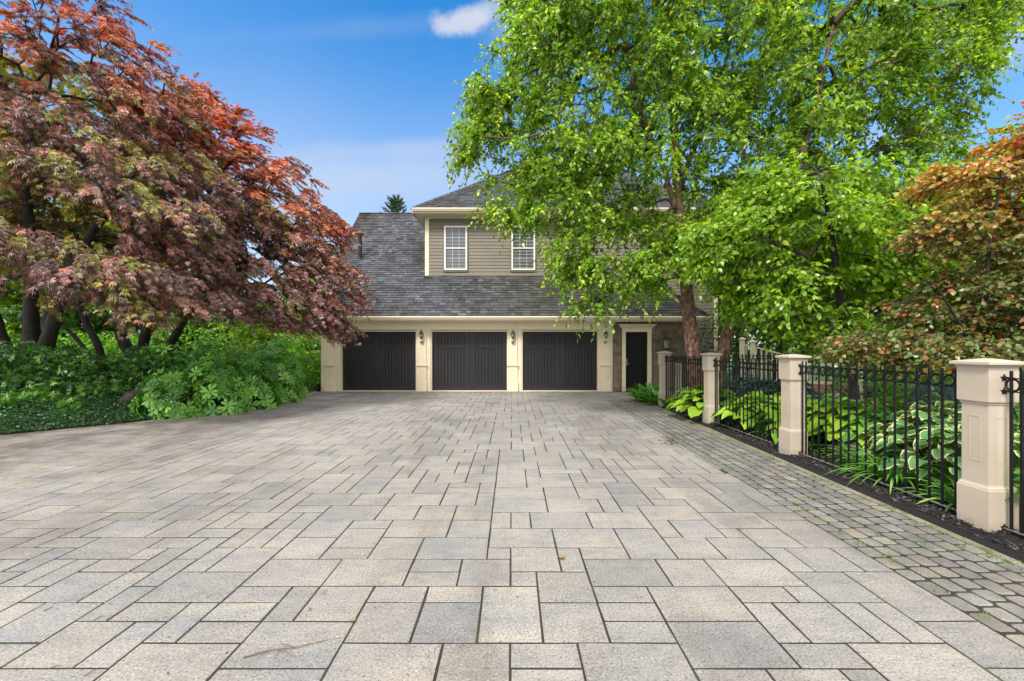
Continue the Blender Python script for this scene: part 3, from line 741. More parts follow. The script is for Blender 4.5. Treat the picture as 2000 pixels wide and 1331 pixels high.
# clapboards on the upper front and left side
sd_ = MB()
z = 0.0; ex = .128
while z < 6.6:
    z1 = min(z + ex, 6.6); x0 = UL + .12 if z > 2.5 else 6.3
    sd_.add([(x0, UY - .002, z1 + .01), (UR - .1, UY - .002, z1 + .01), (UR - .1, UY - .020, z), (x0, UY - .020, z), (x0, UY + .02, z), (UR - .1, UY + .02, z)], [(0, 1, 2, 3), (3, 2, 5, 4)])
    if z > 2.5: sd_.add([(UL - .002, UY + .1, z1 + .01), (UL - .002, 24, z1 + .01), (UL - .02, 24, z), (UL - .02, UY + .1, z), (UL + .02, UY + .1, z), (UL + .02, 24, z)], [(0, 1, 2, 3), (3, 2, 5, 4)])
    z += ex
hb(sd_, 'clapboard_siding', M['siding'])
cbm = MB(); cbm.box(UL - .03, UL + .125, UY - .035, UY + .12, 4.22, 6.6, bev=.006); cbm.box(UR - .11, UR + .03, UY - .035, UY + .12, 0, 6.6, bev=.006)
cbm.box(UL + .125, UR - .11, UY - .03, UY - .001, 6.52, 6.60)
hb(cbm, 'corner_board', M['cream'])
fl = MB(); fl.box(UL + .1, UR - .1, UY - .04, UY - .003, 4.28, 4.345); hb(fl, 'base_board', M['siding'])
# lower roof: main 45 degree slope with gable at left, hip at right
sl45 = Vector((0, 1, 1)).normalized()
r1 = MB()
shingles(r1, (XL - .32, EY - .05, EZ - .01), (1, 0, 0), sl45, 6.76 - (XL - .32), 7.35, .142, .23, .022,
         clip=lambda c: (c.x < UL + .35) or (c.y < UY + .12), tone=roof_tone, jit=.006)
o = hb(r1, 'roof', M['roof'], tint=True)
clip_mesh(o, Vector((6.76, EY - 15.04, EZ)), Vector((1, 1, 0)))
ru = MB()
ru.add([(XL - .3, EY, EZ - .02), (6.74, EY, EZ - .02), (6.74 - 1.64, UY, EZ + 1.62), (UL + .3, UY, EZ + 1.62), (UL + .3, 19.76, 7.81), (XL - .3, 19.76, 7.81)], [(0, 1, 2, 3, 4, 5)])
ru.add([(XL - .3, EY, EZ - .02), (XL - .3, 19.76, 7.81), (XL - .3, 24.95, 2.62), (XL - .3, 24.95, 2.5), (XL - .3, 19.76, 7.65), (XL - .3, EY, EZ - .17)], [(0, 1, 4, 5), (1, 2, 3, 4)])
ru.add([(XL - .3, 19.76, 7.81), (UL + .3, 19.76, 7.81), (UL + .3, 24.95, 2.62), (XL - .3, 24.95, 2.62)], [(0, 1, 2, 3)])
ru.add([(6.74, EY, EZ - .02), (6.74, UY, EZ - .02), (6.74 - 1.64, UY, EZ + 1.62)], [(0, 1, 2)])
hb(ru, 'roof_deck', M['roof_plain'])
r3 = MB(); shingles(r3, (6.80, EY - .05, EZ - .03), (0, 1, 0), Vector((-1, 0, 1)), UY - EY + .05, 2.35, .142, .2, -.014, clip=lambda c: (6.76 - c.x) < (c.y - EY + .12), tone=roof_tone)
hb(r3, 'hip_slope', M['roof'], tint=True)
def ridge_caps(a, b, w=.13):
    mb = MB()
    a = Vector(a); b = Vector(b); d = (b - a); n = int(d.length / .15); d.normalize(); s = Vector((d.y, -d.x, 0)).normalized()
    for i in range(n):
        p = a + d * (i * .15); q = p + d * .2; h = Vector((0, 0, .03)); lo = Vector((0, 0, -.05)); t = roof_tone(); lift = Vector((0, 0, .014))
        mb.add([p + s * w + lo + lift, p + h + lift, p - s * w + lo + lift, q + s * w + lo, q + h, q - s * w + lo], [(0, 1, 4, 3), (1, 2, 5, 4), (0, 3, 5, 2)], t)
    hb(mb, 'ridge_cap', M['roof'], tint=True)
ridge_caps((XL - .32, 19.76, 7.85), (UL + 1.5, 19.76, 7.85))
ridge_caps((6.78, EY - .03, EZ + .01), (6.78 - 1.62, UY, EZ + 1.64))
HX0, HX1, HY0, HZ = UL - .41, UR + .45, UY - .49, 6.78
run = (24.0 + .4 - HY0) / 2
ridge_caps((HX0, HY0, HZ), (HX0 + run, HY0 + run, HZ + .8 * run)); ridge_caps((HX1, HY0, HZ), (HX1 - run, HY0 + run, HZ + .8 * run)); ridge_caps((HX0 + run, HY0 + run, HZ + .8 * run + .01), (HX1 - run, HY0 + run, HZ + .8 * run + .01))
# upper hip roof
r2 = MB(); shingles(r2, (HX0, HY0 - .03, HZ - .015), (1, 0, 0), Vector((0, 1, .8)), HX1 - HX0, run * 1.2806, .142, .23, .022, tone=roof_tone, jit=.006,
                    clip=lambda c: (c.x - HX0 > c.y - HY0 - .15) and (HX1 - c.x > c.y - HY0 - .15))
o = hb(r2, 'upper_roof', M['roof'], tint=True)
clip_mesh(o, Vector((HX0, HY0 - 15.04, HZ)), Vector((-1, 1, 0))); clip_mesh(o, Vector((HX1, HY0 - 15.04, HZ)), Vector((1, 1, 0)))
ud = MB(); zt = HZ + .8 * run - .03; a = (HX0, HY0, HZ - .03); b = (HX1, HY0, HZ - .03); c = (HX1, HY0 + 2 * run, HZ - .03); d = (HX0, HY0 + 2 * run, HZ - .03); e = (HX0 + run, HY0 + run, zt); f_ = (HX1 - run, HY0 + run, zt)
ud.add([a, b, c, d, e, f_], [(0, 1, 5, 4), (1, 2, 5), (2, 3, 4, 5), (3, 0, 4)]); hb(ud, 'upper_roof_deck', M['roof_plain'])
# eaves: gutters, fascia, soffit
gt = MB()
def gutter(mb, x0, x1, y, z, h=.12, d=.11):
    mb.prism([(y, z), (y - d * .75, z - .01), (y - d, z - .035), (y - d * .93, z - .06), (y - d * .6, z - h), (y, z - h)][::-1], x0, x1, 'x')
gutter(gt, XL - .32, 6.78, EY + .02, EZ - .012, .13); gutter(gt, HX0, HX1, HY0 + .02, HZ - .012, .13)
hb(gt, 'gutter', M['cream'])
ea = MB()
ea.box(XL - .3, 6.72, EY + .022, EY + .06, EZ - .17, EZ - .03); ea.box(XL - .3, 6.70, EY + .05, GY + .10, EZ - .19, EZ - .155)
ea.box(6.66, 6.76, EY + .02, UY, EZ - .17, EZ - .03)
ea.box(HX0, HX1, HY0 + .022, HY0 + .06, HZ - .20, HZ - .03); ea.box(HX0 + .01, HX1, HY0 + .05, UY + .1, HZ - .2, HZ - .165)
ea.box(HX0, HX0 + .04, HY0 + .061, 24.4, HZ - .2, HZ - .03); ea.box(HX0 + .041, UL + .1, UY + .1, 24.4, HZ - .2, HZ - .165)
ea.box(XL - .33, XL - .30, EY, EY + .4, EZ - .17, EZ + .2)
hb(ea, 'eave', M['cream'])
rk = MB()      # rake board up the left gable
rk.add([(XL - .335, EY, EZ - .14), (XL - .335, 19.76, 7.69), (XL - .335, 19.76, 7.84), (XL - .335, EY, EZ + .005), (XL - .30, EY, EZ - .14), (XL - .30, 19.76, 7.69), (XL - .30, 19.76, 7.84), (XL - .30, EY, EZ + .005)],
       [(0, 1, 2, 3), (4, 7, 6, 5), (0, 4, 5, 1), (3, 2, 6, 7), (0, 3, 7, 4)])
hb(rk, 'rake_board', M['cream'])
# cream front: frieze and jambs round the three openings
DO = [(-6.089, -3.435), (-2.862, -.182), (.383, 3.054)]; DT = 2.133
fr = MB()
fr.box(XL, 3.58, GY, GY + .22, DT + .065, EZ - .17)
for x0, x1 in ((XL, DO[0][0] - .04), (DO[0][1] + .04, DO[1][0] - .04), (DO[1][1] + .04, DO[2][0] - .04), (DO[2][1] + .04, 3.58)): fr.box(x0, x1, GY, GY + .30, 0.0, DT + .063)
for x0, x1 in DO:   # stop mouldings just inside each opening
    fr.box(x0 - .04, x0, GY + .035, GY + .22, 0, DT + .04); fr.box(x1, x1 + .04, GY + .035, GY + .22, 0, DT + .04); fr.box(x0, x1, GY + .035, GY + .22, DT, DT + .04)
fr.prism([(3.56, EZ - .17), (3.72, EZ - .17), (3.58, EZ - .36), (3.56, EZ - .42)], GY - .02, GY + .1, 'y')
fr.box(XL, 3.6, GY - .035, GY, EZ - .21, EZ - .17)      # bed mould under soffit
hb(fr, 'frieze', M['cream'])
ls = MB()
for x0, x1 in DO: ls.box(x0 - .04, x1 + .04, GY + .02, GY + .25, -.01, .022)
hb(ls, 'threshold', M['cream'])
PIL = [(-6.66, -6.30), (-3.39, -3.02), (-.16, .22), (3.14, 3.52)]
def pilaster(x0, x1):
    m = MB(); y = GY
    m.box(x0, x1, y - .07, y - .001, 0, .33, bev=.008); m.box(x0 + .01, x1 - .01, y - .062, y - .001, .331, .36, bev=.004)
    m.box(x0 + .02, x1 - .02, y - .05, y - .001, .361, .86, bev=.004)
    m.prism([(y - .001, .861), (y - .055, .861), (y - .06, .885), (y - .085, .91), (y - .09, .95), (y - .001, .95)], x0 - .01, x1 + .01, 'x')
    m.box(x0 + .03, x1 - .03, y - .035, y - .001, .951, DT + .07, bev=.003)
    m.box(x0 + .02, x1 - .02, y - .045, y - .001, DT + .071, DT + .10, bev=.003)
    m.box(x0 + .03, x1 - .03, y - .03, y - .001, DT + .101, EZ - .215, bev=.003)
    p = hb(m, 'pilaster', M['cream'])
    q = MB(); cx = (x0 + x1) / 2; w2 = .075   # raised rim of the small panel
    for a in ((cx - w2, cx - w2 + .014, .42, .79), (cx + w2 - .014, cx + w2, .42, .79), (cx - w2 + .014, cx + w2 - .014, .42, .434), (cx - w2 + .014, cx + w2 - .014, .776, .79)): q.box(a[0], a[1], y - .062, y - .0495, a[2], a[3])
    q.v = [(x_, y_ - 15.04, z_) for x_, y_, z_ in q.v]; q.build('inset_panel', M['cream'], p)
for a in PIL: pilaster(*a)
# garage doors
def garage_door(x0, x1, label):
    m = MB(); y = GY + .17; W = x1 - x0
    m.box(x0, x1, y + .03, y + .06, .02, DT)
    mid = (x0 + x1) / 2
    for a, b in ((x0, mid - .003), (mid + .003, x1)):
        st = .19
        m.box(a, a + st, y - .004, y + .03, .022, DT, bev=.003); m.box(b - st, b, y - .004, y + .03, .022, DT, bev=.003)
        for z0, z1 in ((.022, .20), (1.55, 1.69), (DT - .07, DT)): m.box(a + st + .001, b - st - .001, y - .004, y + .03, z0, z1, bev=.003)
        n = 8; bw = (b - a - 2 * st) / n
        for k in range(n):
            for z0, z1 in ((.202, 1.548), (1.692, DT - .072)): m.box(a + st + k * bw + .007, a + st + (k + 1) * bw - .007, y + .008, y + .03, z0, z1, bev=.005)
    return tag(hb(m, 'garage_door', M['door']), label)
garage_door(*DO[0], 'dark plank garage door at the left end'); garage_door(*DO[1], 'middle dark plank garage door'); garage_door(*DO[2], 'dark plank garage door next to the entry door')
# shingled wall by the entry door
sh = MB(); shingles(sh, (3.581, GY + .055, .01), (1, 0, 0), (0, 0, 1), XR - 3.581 - .09, 2.48, .155, .17, .014, jit=.004,
                    tone=lambda: (lambda v: (v, v * .99, v * .96))(random.gauss(1, .15)), clip=lambda c: not (4.02 < c.x < 4.93 and c.z < 2.15))
hb(sh, 'wall_shingles', M['shake'], tint=True)
cb2 = MB(); cb2.box(XR - .1, XR + .02, GY + .03, GY + .14, 0, 2.48, bev=.005); hb(cb2, 'corner_board', M['cream'])
ds = MB(); X0, X1, T = 4.05, 4.83, 2.12
ds.box(X0 - .125, X0, GY - .01, GY + .09, .0, T, bev=.006); ds.box(X1, X1 + .14, GY - .01, GY + .09, 0, T, bev=.006); ds.box(X0 - .125, X1 + .14, GY - .012, GY + .09, T + .001, T + .12, bev=.004)
ds.add([(X0 - .125, GY - .012, T + .121), (X1 + .14, GY - .012, T + .121), (X1 + .27, GY - .12, T + .24), (X0 - .255, GY - .12, T + .24), (X0 - .125, GY + .06, T + .121), (X1 + .14, GY + .06, T + .121), (X1 + .27, GY + .06, T + .24), (X0 - .255, GY + .06, T + .24)],
       [(0, 1, 2, 3), (4, 7, 6, 5), (0, 3, 7, 4), (1, 5, 6, 2), (0, 4, 5, 1), (3, 2, 6, 7)])
ds.box(X0 - .275, X1 + .29, GY - .14, GY + .06, T + .241, T + .275, bev=.004)
hb(ds, 'door_surround', M['cream'])
dd_ = MB(); y = GY + .06
dd_.box(X0 + .001, X1 - .001, y + .022, y + .05, .03, T - .002)
for a in ((X0 + .001, X0 + .11, .03, T - .002), (X1 - .11, X1 - .001, .03, T - .002)): dd_.box(a[0], a[1], y, y + .021, a[2], a[3], bev=.003)
for z0, z1 in ((.03, .22), (.92, 1.08), (T - .13, T - .002)): dd_.box(X0 + .111, X1 - .111, y, y + .021, z0, z1, bev=.003)
for z0, z1 in ((.25, .89), (1.11, T - .16)): dd_.box(X0 + .145, X1 - .145, y + .012, y + .021, z0, z1, bev=.003)
ed_ = hb(dd_, 'entry_door', M['black_paint'])
hd = MB(); hd.box(X0 + .035, X0 + .075, y - .012, y - .0005, .92, 1.14, bev=.004); hd.tube([(X0 + .055, y - .01, 1.0), (X0 + .055, y - .05, 1.0), (X0 + .15, y - .055, 1.0)], .009); hd.tube([(X0 + .055, y - .001, 1.16), (X0 + .055, y - .03, 1.16)], .02, 12)
hd.v = [(a, b - 15.04, c) for a, b, c in hd.v]; hd.build('handle', M['brass'], ed_)
# upper windows
def window(x0, x1, z0, z1):
    y = UY - .02; tb = MB()
    for a in ((x0 - .045, x0 - .001, z0 - .045, z1 + .045), (x1 + .001, x1 + .045, z0 - .045, z1 + .045), (x0 - .001, x1 + .001, z1 + .001, z1 + .045), (x0 - .001, x1 + .001, z0 - .06, z0 - .001)): tb.box(a[0], a[1], y - .025, y + .02, a[2], a[3])
    wnd = hb(tb, 'window', M['trim_brown'])
    f = MB(); fw = .06
    for a in ((x0, x0 + fw, z0, z1), (x1 - fw, x1, z0, z1), (x0 + fw, x1 - fw, z1 - fw, z1), (x0 + fw, x1 - fw, z0, z0 + fw)): f.box(a[0], a[1], y - .05, y + .015, a[2], a[3], bev=.004)
    zm = (z0 + z1) / 2; f.box(x0 + fw, x1 - fw, y - .03, y + .012, zm - .022, zm + .022, bev=.003)
    for k in (1, 2):
        xx = x0 + fw + (x1 - x0 - 2 * fw) * k / 3; f.box(xx - .0045, xx + .0045, y - .005, y + .004, z0 + fw, zm - .022); f.box(xx - .0045, xx + .0045, y - .006, y + .0, zm + .022, z1 - fw)
    for (a, b) in ((z0 + fw, zm - .022), (zm + .022, z1 - fw)): f.box(x0 + fw, x1 - fw, y - .0055, y + .0045, (a + b) / 2 - .0045, (a + b) / 2 + .0045)
    f.v = [(p, q - 15.04, r) for p, q, r in f.v]; f.build('frame', M['white'], wnd)
    pn = MB(); pn.box(x0 + fw - .005, x1 - fw + .005, y + .006, y + .012, z0 + fw - .005, z1 - fw + .005)
    pn.v = [(p, q - 15.04, r) for p, q, r in pn.v]; pn.build('pane', M['pane'], wnd)
window(-2.598, -1.722, 4.528, 6.224); window(-.02, .886, 4.528, 6.224)
# downspout foot at left corner
dsf = MB(); dsf.box(XL - .10, XL - .02, GY - .06, GY + .02, 0.0, .26, bev=.006); hb(dsf, 'downspout_boot', M['iron'])
# roof vent pipe
vp = thing('vent_pipe', 'dark metal flue pipe with rusty cap on the left roof slope', 'vent pipe', (-6.13, 17.04, 5.0))
m = MB(); m.tube([(0, 0, -.02), (0, 0, 1.12)], .075, 14); m.lathe([(.16, .03), (.10, .12), (.085, .20)], 14); m.build('pipe', M['bronze'], vp, smooth=False)
m = MB(); m.lathe([(.10, 1.06), (.105, 1.10), (.15, 1.13), (.16, 1.17), (.13, 1.2), (.05, 1.25)], 14); m.build('cap', M['rust'], vp)

# lanterns
def pil_lantern():
    t = thing('wall_lantern', '', 'lantern')
    m = MB(); m.box(-.035, .035, .0, .02, -.06, .12, bev=.004); m.tube([(0, .0, .02), (0, -.06, -.01), (0, -.10, .03), (0, -.11, .10), (0, -.10, .13)], .009, 8); m.build('bracket', M['bronze'], t)
    m = MB(); m.lathe([(.012, .20), (.02, .17), (.03, .15), (.055, .11), (.075, .06), (.08, .05), (.06, .045)], 10, (0, -.10, 0)); m.lathe([(.06, -.055), (.05, -.07), (.02, -.10), (.008, -.13)], 10, (0, -.10, 0))
    for k in range(6):
        a = k * math.pi / 3; m.tube([(.055 * math.cos(a), -.10 + .055 * math.sin(a), -.055), (.072 * math.cos(a), -.10 + .072 * math.sin(a), .05)], .005, 5)
    m.build('housing', M['bronze'], t)
    m = MB(); m.lathe([(.045, -.05), (.06, .045)], 10, (0, -.10, 0)); m.build('glass', M['lantern_glass'], t)
    m = MB(); m.box(-.06, .06, -.09, .0, -.235, -.215, bev=.004); m.box(-.02, .02, -.03, 0, -.27, -.235); m.build('lower_bracket', M['bronze'], t)
    return t
lp = pil_lantern()
for i, ((a, b), lb) in enumerate(zip(PIL, ['small dark lantern on the leftmost pilaster, half hidden by red maple leaves', 'small dark lantern on the pilaster between left and middle garage doors',
                                           'small dark lantern on the pilaster between middle and right garage doors', 'small dark lantern on the pilaster beside the shingled entry wall'])):
    o = lp if i == 0 else copy_tree(lp); o.location = ((a + b) / 2 + (0, 0, -.0, -.02)[i], GY - .0355, 1.99); o['label'] = lb; o['group'] = 'lanterns on the garage pilasters'
bl = thing('entry_lantern', 'large grey carriage lantern on the shingled wall right of the entry door', 'lantern', (5.44, GY + .03, 1.55))
m = MB(); m.box(-.05, .05, -.0, .03, .1, .38, bev=.006); m.tube([(0, 0, .3), (0, -.06, .42), (0, -.12, .50), (0, -.17, .50), (0, -.18, .44)], .012, 8); m.tube([(0, -.05, .5), (-.01, -.04, .56), (0, -.09, .58)], .008, 6); m.build('bracket', M['pewter'], bl)
m = MB(); m.lathe([(.015, .46), (.03, .42), (.05, .40), (.08, .35), (.16, .28), (.165, .265), (.13, .26)], 8, (0, -.18, 0)); m.lathe([(.105, .0), (.11, -.02), (.06, -.05), (.02, -.08)], 8, (0, -.18, 0))
for k in range(8):
    a = (k + .5) * math.pi / 4; m.tube([(.10 * math.cos(a), -.18 + .10 * math.sin(a), 0), (.125 * math.cos(a), -.18 + .125 * math.sin(a), .262)], .007, 5)
m.build('housing', M['pewter'], bl)
m = MB(); m.lathe([(.09, 0), (.115, .26)], 8, (0, -.18, 0)); m.build('glass', M['lantern_glass'], bl)

# ------------------------------------------------------------------ fence pillars and iron panels
PX, PW = 4.015, .125          # centre line of fence, half width of a pillar
def pillar():
    t = thing('fence_pillar', '', 'pillar')
    def ring(m, prof):         # square lathe
        vs = []
        for h, z in prof: vs += [(-h, -h, z), (h, -h, z), (h, h, z), (-h, h, z)]
        fs = [(4 * i + k, 4 * i + (k + 1) % 4, 4 * i + 4 + (k + 1) % 4, 4 * i + 4 + k) for i in range(len(prof) - 1) for k in range(4)]
        fs += [(3, 2, 1, 0), tuple(4 * (len(prof) - 1) + k for k in range(4))]; m.add(vs, fs)
    m = MB(); ring(m, [(.124, -.05), (.124, .375), (.122, .379), (.119, .381), (.119, .388), (.116, .398), (.110, .404), (.108, .412)]); m.build('plinth', M['pillar'], t)
    m = MB(); ring(m, [(.103, .412), (.103, 1.075)]); s = m.build('shaft', M['pillar'], t)
    m = MB(); ring(m, [(.106, 1.075), (.110, 1.082), (.112, 1.092), (.118, 1.098), (.123, 1.104), (.124, 1.112), (.124, 1.385), (.127, 1.392), (.134, 1.398), (.138, 1.408)]); m.build('head', M['pillar'], t)
    m = MB(); ring(m, [(.155, 1.409), (.158, 1.413), (.158, 1.432), (.155, 1.437), (.02, 1.462)]); m.build('cap', M['pillar'], t)
    # inset panels: routed groove rims on the four faces
    for k in range(4):
        q = MB(); a0, a1, z0, z1 = -.045, .045, .60, .98; y = -.1055; w_ = .006
        for (xa, xb, za, zb) in ((a0, a0 + w_, z0, z1), (a1 - w_, a1, z0, z1), (a0 + w_, a1 - w_, z0, z0 + w_), (a0 + w_, a1 - w_, z1 - w_, z1)):
            q.box(xa, xb, y, -.1029, za, zb, M=Matrix.Rotation(k * math.pi / 2, 3, 'Z'))
        q.build('inset_panel', M['pillar'], s)
    return t
p0 = pillar()
PY = [3.572, 6.015, 8.515, 11.185]
for i, lb in enumerate(['nearest and largest cream panelled fence pillar', 'second cream panelled fence pillar, counting back from the nearest', 'third cream panelled fence pillar, in front of the leaning birch trunk', 'farthest cream fence pillar, beside the leafy green clump near the entry door']):
    o = p0 if i == 0 else copy_tree(p0); o.location = (PX + (0, -.015, 0, .02)[i], PY[i], 0); o['label'] = lb; o['group'] = 'cream pillars of the iron fence'
def star(m, c, r, th, ax='y'):
    vs = []
    for s in (0, -1):
        for k in range(10):
            a = math.pi / 2 + k * math.pi / 5; q = r if k % 2 == 0 else r * .5; vs.append((c[0] + q * math.cos(a), c[1] + s * th, c[2] + q * math.sin(a)))
    vs.append((c[0], c[1] - th * 2.2, c[2])); fs = [(k, (k + 1) % 10, 10 + (k + 1) % 10, 10 + k) for k in range(10)] + [(10 + k, 10 + (k + 1) % 10, 20) for k in range(10)] + [tuple(range(10))[::-1]]
    m.add(vs, fs)
def iron_panel(ya, yb, label, group='black iron fence panels'):
    """runs along local +Y from pillar face ya to yb"""
    L_ = yb - ya; t = thing('iron_fence_panel', label, 'fence', (PX, ya, 0), 0, group)
    def bar(nm, z, w, h, mm='iron'):
        m = MB(); m.box(-w / 2, w / 2, -.0, L_, z - h / 2, z + h / 2, bev=.0015); m.build(nm, M[mm], t)
    bar('top_rail', 1.305, .026, .009); bar('middle_rail', 1.197, .026, .009); bar('bottom_rail', .085, .028, .010, 'dusty_sheen_iron')
    n = max(1, round(L_ / .1195)); sp = L_ / n
    mesh_p = None; mesh_r = None
    for k in range(n + 1):
        yk = min(max(k * sp, .05), L_ - .05) if k in (0, n) else k * sp
        if mesh_p is None:
            m = MB(); m.box(-.0085, .0085, -.0085, .0085, .02, 1.365, bev=.0015); o = m.build('picket', M['iron'], t); mesh_p = o
        else: o = mesh_p.copy(); C.objects.link(o); o.parent = t
        o.location = (0, yk, 0)
        if k < n:
            if mesh_r is None:
                m = MB(); R = .047; pts = [(0, R * math.cos(a), R * math.sin(a)) for a in [2 * math.pi * i / 24 for i in range(25)]]; m.tube(pts, .0088, 6, cap=False)
                o = m.build('ring', M['iron'], t, smooth=True); mesh_r = o
            else: o = mesh_r.copy(); C.objects.link(o); o.parent = t
            o.location = (0, (k + .5) * sp, 1.251)
    for z in (1.305, 1.197, .085):
        m = MB(); star(m, (0, L_ + .001, z), .032, .006); m.tube([(0, L_ - .07, z), (0, L_ - .001, z)], .010, 6); m.build('star_bracket', M['iron'], t)
    return t
iron_panel(PY[0] + .126, PY[1] - .126, 'black iron fence panel between the nearest and second pillars')
iron_panel(PY[1] + .126, PY[2] - .126, 'black iron fence panel between the second and third pillars')
iron_panel(PY[2] + .126, PY[3] - .126, 'black iron fence panel in front of the upright birch trunk')
iron_panel(1.15, PY[0] - .126, 'black iron fence end cut by the right edge, nearer than the largest pillar')
t = iron_panel(0, 1.9, 'short iron fence stretch far behind the leaning birch trunk'); t.location = (6.45, 12.4, .02); t.rotation_euler = (0, 0, math.radians(-80))

# ------------------------------------------------------------------ deck rails and small garden things behind the fence
def rail_run(name, label, a, b, posts, h0, h1, z0=.1, caps=True, nb=None, wall=None, m_=None):
    a = Vector((*a, 0)); b = Vector((*b, 0)); d = (b - a); Ln = d.length; rz = math.atan2(d.y, d.x)
    t = thing(name, label, 'railing', a, rz); mm = m_ or M['cream']
    m = MB()
    def zz(x, h=0): return h0 + (h1 - h0) * x / Ln
    m.add([(0, -.04, zz(0) - .05), (Ln, -.04, zz(Ln) - .05), (Ln, .04, zz(Ln) - .05), (0, .04, zz(0) - .05), (0, -.04, zz(0)), (Ln, -.04, zz(Ln)), (Ln, .04, zz(Ln)), (0, .04, zz(0))], [(0, 3, 2, 1), (4, 5, 6, 7), (0, 1, 5, 4), (2, 3, 7, 6), (0, 4, 7, 3), (1, 2, 6, 5)])
    m.build('top_rail', mm, t)
    m = MB(); m.box(0, Ln, -.03, .03, z0, z0 + .06); m.build('bottom_rail', mm, t)
    n = int(Ln / .13)
    for k in range(1, n):
        x = k * Ln / n; m = MB(); m.box(x - .022, x + .022, -.02, .02, z0 + .061, zz(x) - .051); m.build('baluster', mm, t)
    for x in posts:
        m = MB(); m.box(x - .075, x + .075, -.075, .075, 0, zz(x) + .1, bev=.006); p = m.build('post', mm, t)
        m = MB(); m.box(x - .11, x + .11, -.11, .11, zz(x) + .101, zz(x) + .135, bev=.006); m.add([(x - .1, -.1, zz(x) + .136), (x + .1, -.1, zz(x) + .136), (x + .1, .1, zz(x) + .136), (x - .1, .1, zz(x) + .136), (x, 0, zz(x) + .19)], [(0, 1, 4), (1, 2, 4), (2, 3, 4), (3, 0, 4)]); m.build('post_cap', mm, p)
    return t
rail_run('deck_railing', 'cream baluster railing with capped posts beyond the leaning birch trunk', P(1448, 0, 13.6).xy, P(1560, 0, 12.8).xy, [0.02, .32], 1.72, 1.25)
pw = rail_run('porch_railing', 'low cream porch railing over a brick base seen through the iron fence', P(1572, 0, 11.2).xy, P(1655, 0, 10.8).xy, [1.12], 1.15, 1.15, .62)
m = MB(); m.box(-.2, 1.0, .0, .25, 0.36, .6); m.build('brick_base', M['brick'], pw)
m = MB(); m.box(-.25, 1.03, -.05, .28, .27, .358, bev=.01); m.build('stone_ledge', M['white'], pw)
wp = thing('ribbed_post', 'white ribbed post behind the iron fence just left of the upright birch trunk', 'post', (4.05 + .28, 11.0, 0))
m = MB()
for k in range(3): m.box(-.075 + k * .055, -.075 + k * .055 + .04, -.02, .02, 0.0, 1.16, bev=.012)
m.build('ribs', M['white'], wp); m = MB(); m.box(-.07, .085, .0, .03, 0, 1.1); m.build('backing', M['bronze'], wp); m = MB(); m.box(-.09, .105, -.03, .035, 1.161, 1.19, bev=.005); m.build('top_cap', M['white'], wp)
pl_ = thing('path_light', 'short black path light post standing by the flat stones', 'path light', (5.95, 7.05, 0)); 
m = MB(); m.tube([(0, 0, 0), (0, 0, .55)], .012, 8); m.build('stake', M['iron'], pl_); m = MB(); m.tube([(0, 0, .50), (0, 0, .80)], .038, 12); m.lathe([(.045, .80), (.045, .815), (.01, .83)], 12); m.build('lamp_head', M['iron'], pl_)
def rock(name, label, cat, loc, s, seed, m=M['rock'], group=None):
    r = random.Random(seed); bm = bmesh.new(); bmesh.ops.create_icosphere(bm, subdivisions=4, radius=1)
    ph = [r.uniform(0, 6) for _ in range(6)]; pl = [(Vector((r.gauss(0, 1), r.gauss(0, 1), r.gauss(0, 1))).normalized(), r.uniform(.6, .9)) for _ in range(9)]
    for v in bm.verts:
        p = v.co.copy()
        for nrm, dd in pl:
            q = p.dot(nrm)
            if q > dd: p -= nrm * (q - dd) * .85
        p *= 1 + .04 * math.sin(p.x * 7 + ph[0]) * math.sin(p.y * 6 + ph[1]) + .025 * math.sin(p.z * 15 + ph[2] + p.x * 9)
        v.co = Vector((p.x * s[0], p.y * s[1], p.z * s[2]))
    me = bpy.data.meshes.new(name); bm.to_mesh(me); bm.free(); me.polygons.foreach_set('use_smooth', [True] * len(me.polygons))
    o = link(name, me, m); o.location = loc; o.rotation_euler = (0, 0, r.uniform(0, 6)); return tag(o, label, cat, group)
for i, (px, py, Y, s, lb) in enumerate([(1672, 787, 7.6, (.42, .3, .07), 'topmost flat pink stone slab beside the path light'), (1680, 797, 7.4, (.48, .32, .07), 'lower flat pink stone slab under the topmost one'), (1712, 793, 7.3, (.28, .25, .06), 'small flat stone right of the path light')]):
    p = P(px, py, Y); rock('flat_stone', lb, 'stone', p, s, i + 3, M['flagstone'], 'flat garden stones')
rock('boulder', 'dark rounded boulder in the shade at the left end of the large-leaved shrubs', 'boulder', (-8.75, 9.75, .22), (.42, .38, .42), 11)
rock('boulder', 'brown boulder half buried among ground cover at the far left', 'boulder', (-11.2, 9.9, .38), (.55, .42, .3), 12)
rock('boulder', 'low grey boulder between the two larger boulders on the left bank', 'boulder', (-10.1, 9.9, .28), (.35, .3, .22), 14)
rock('boulder', 'mossy brown boulder behind the second fence pillar', 'boulder', (4.75, 5.75, .12), (.34, .42, .24), 15)

# ------------------------------------------------------------------ trees
GREENS = ([(.145, .29, .018), (.20, .37, .022), (.29, .45, .03), (.40, .53, .04), (.07, .18, .018)], [28, 30, 24, 14, 10])
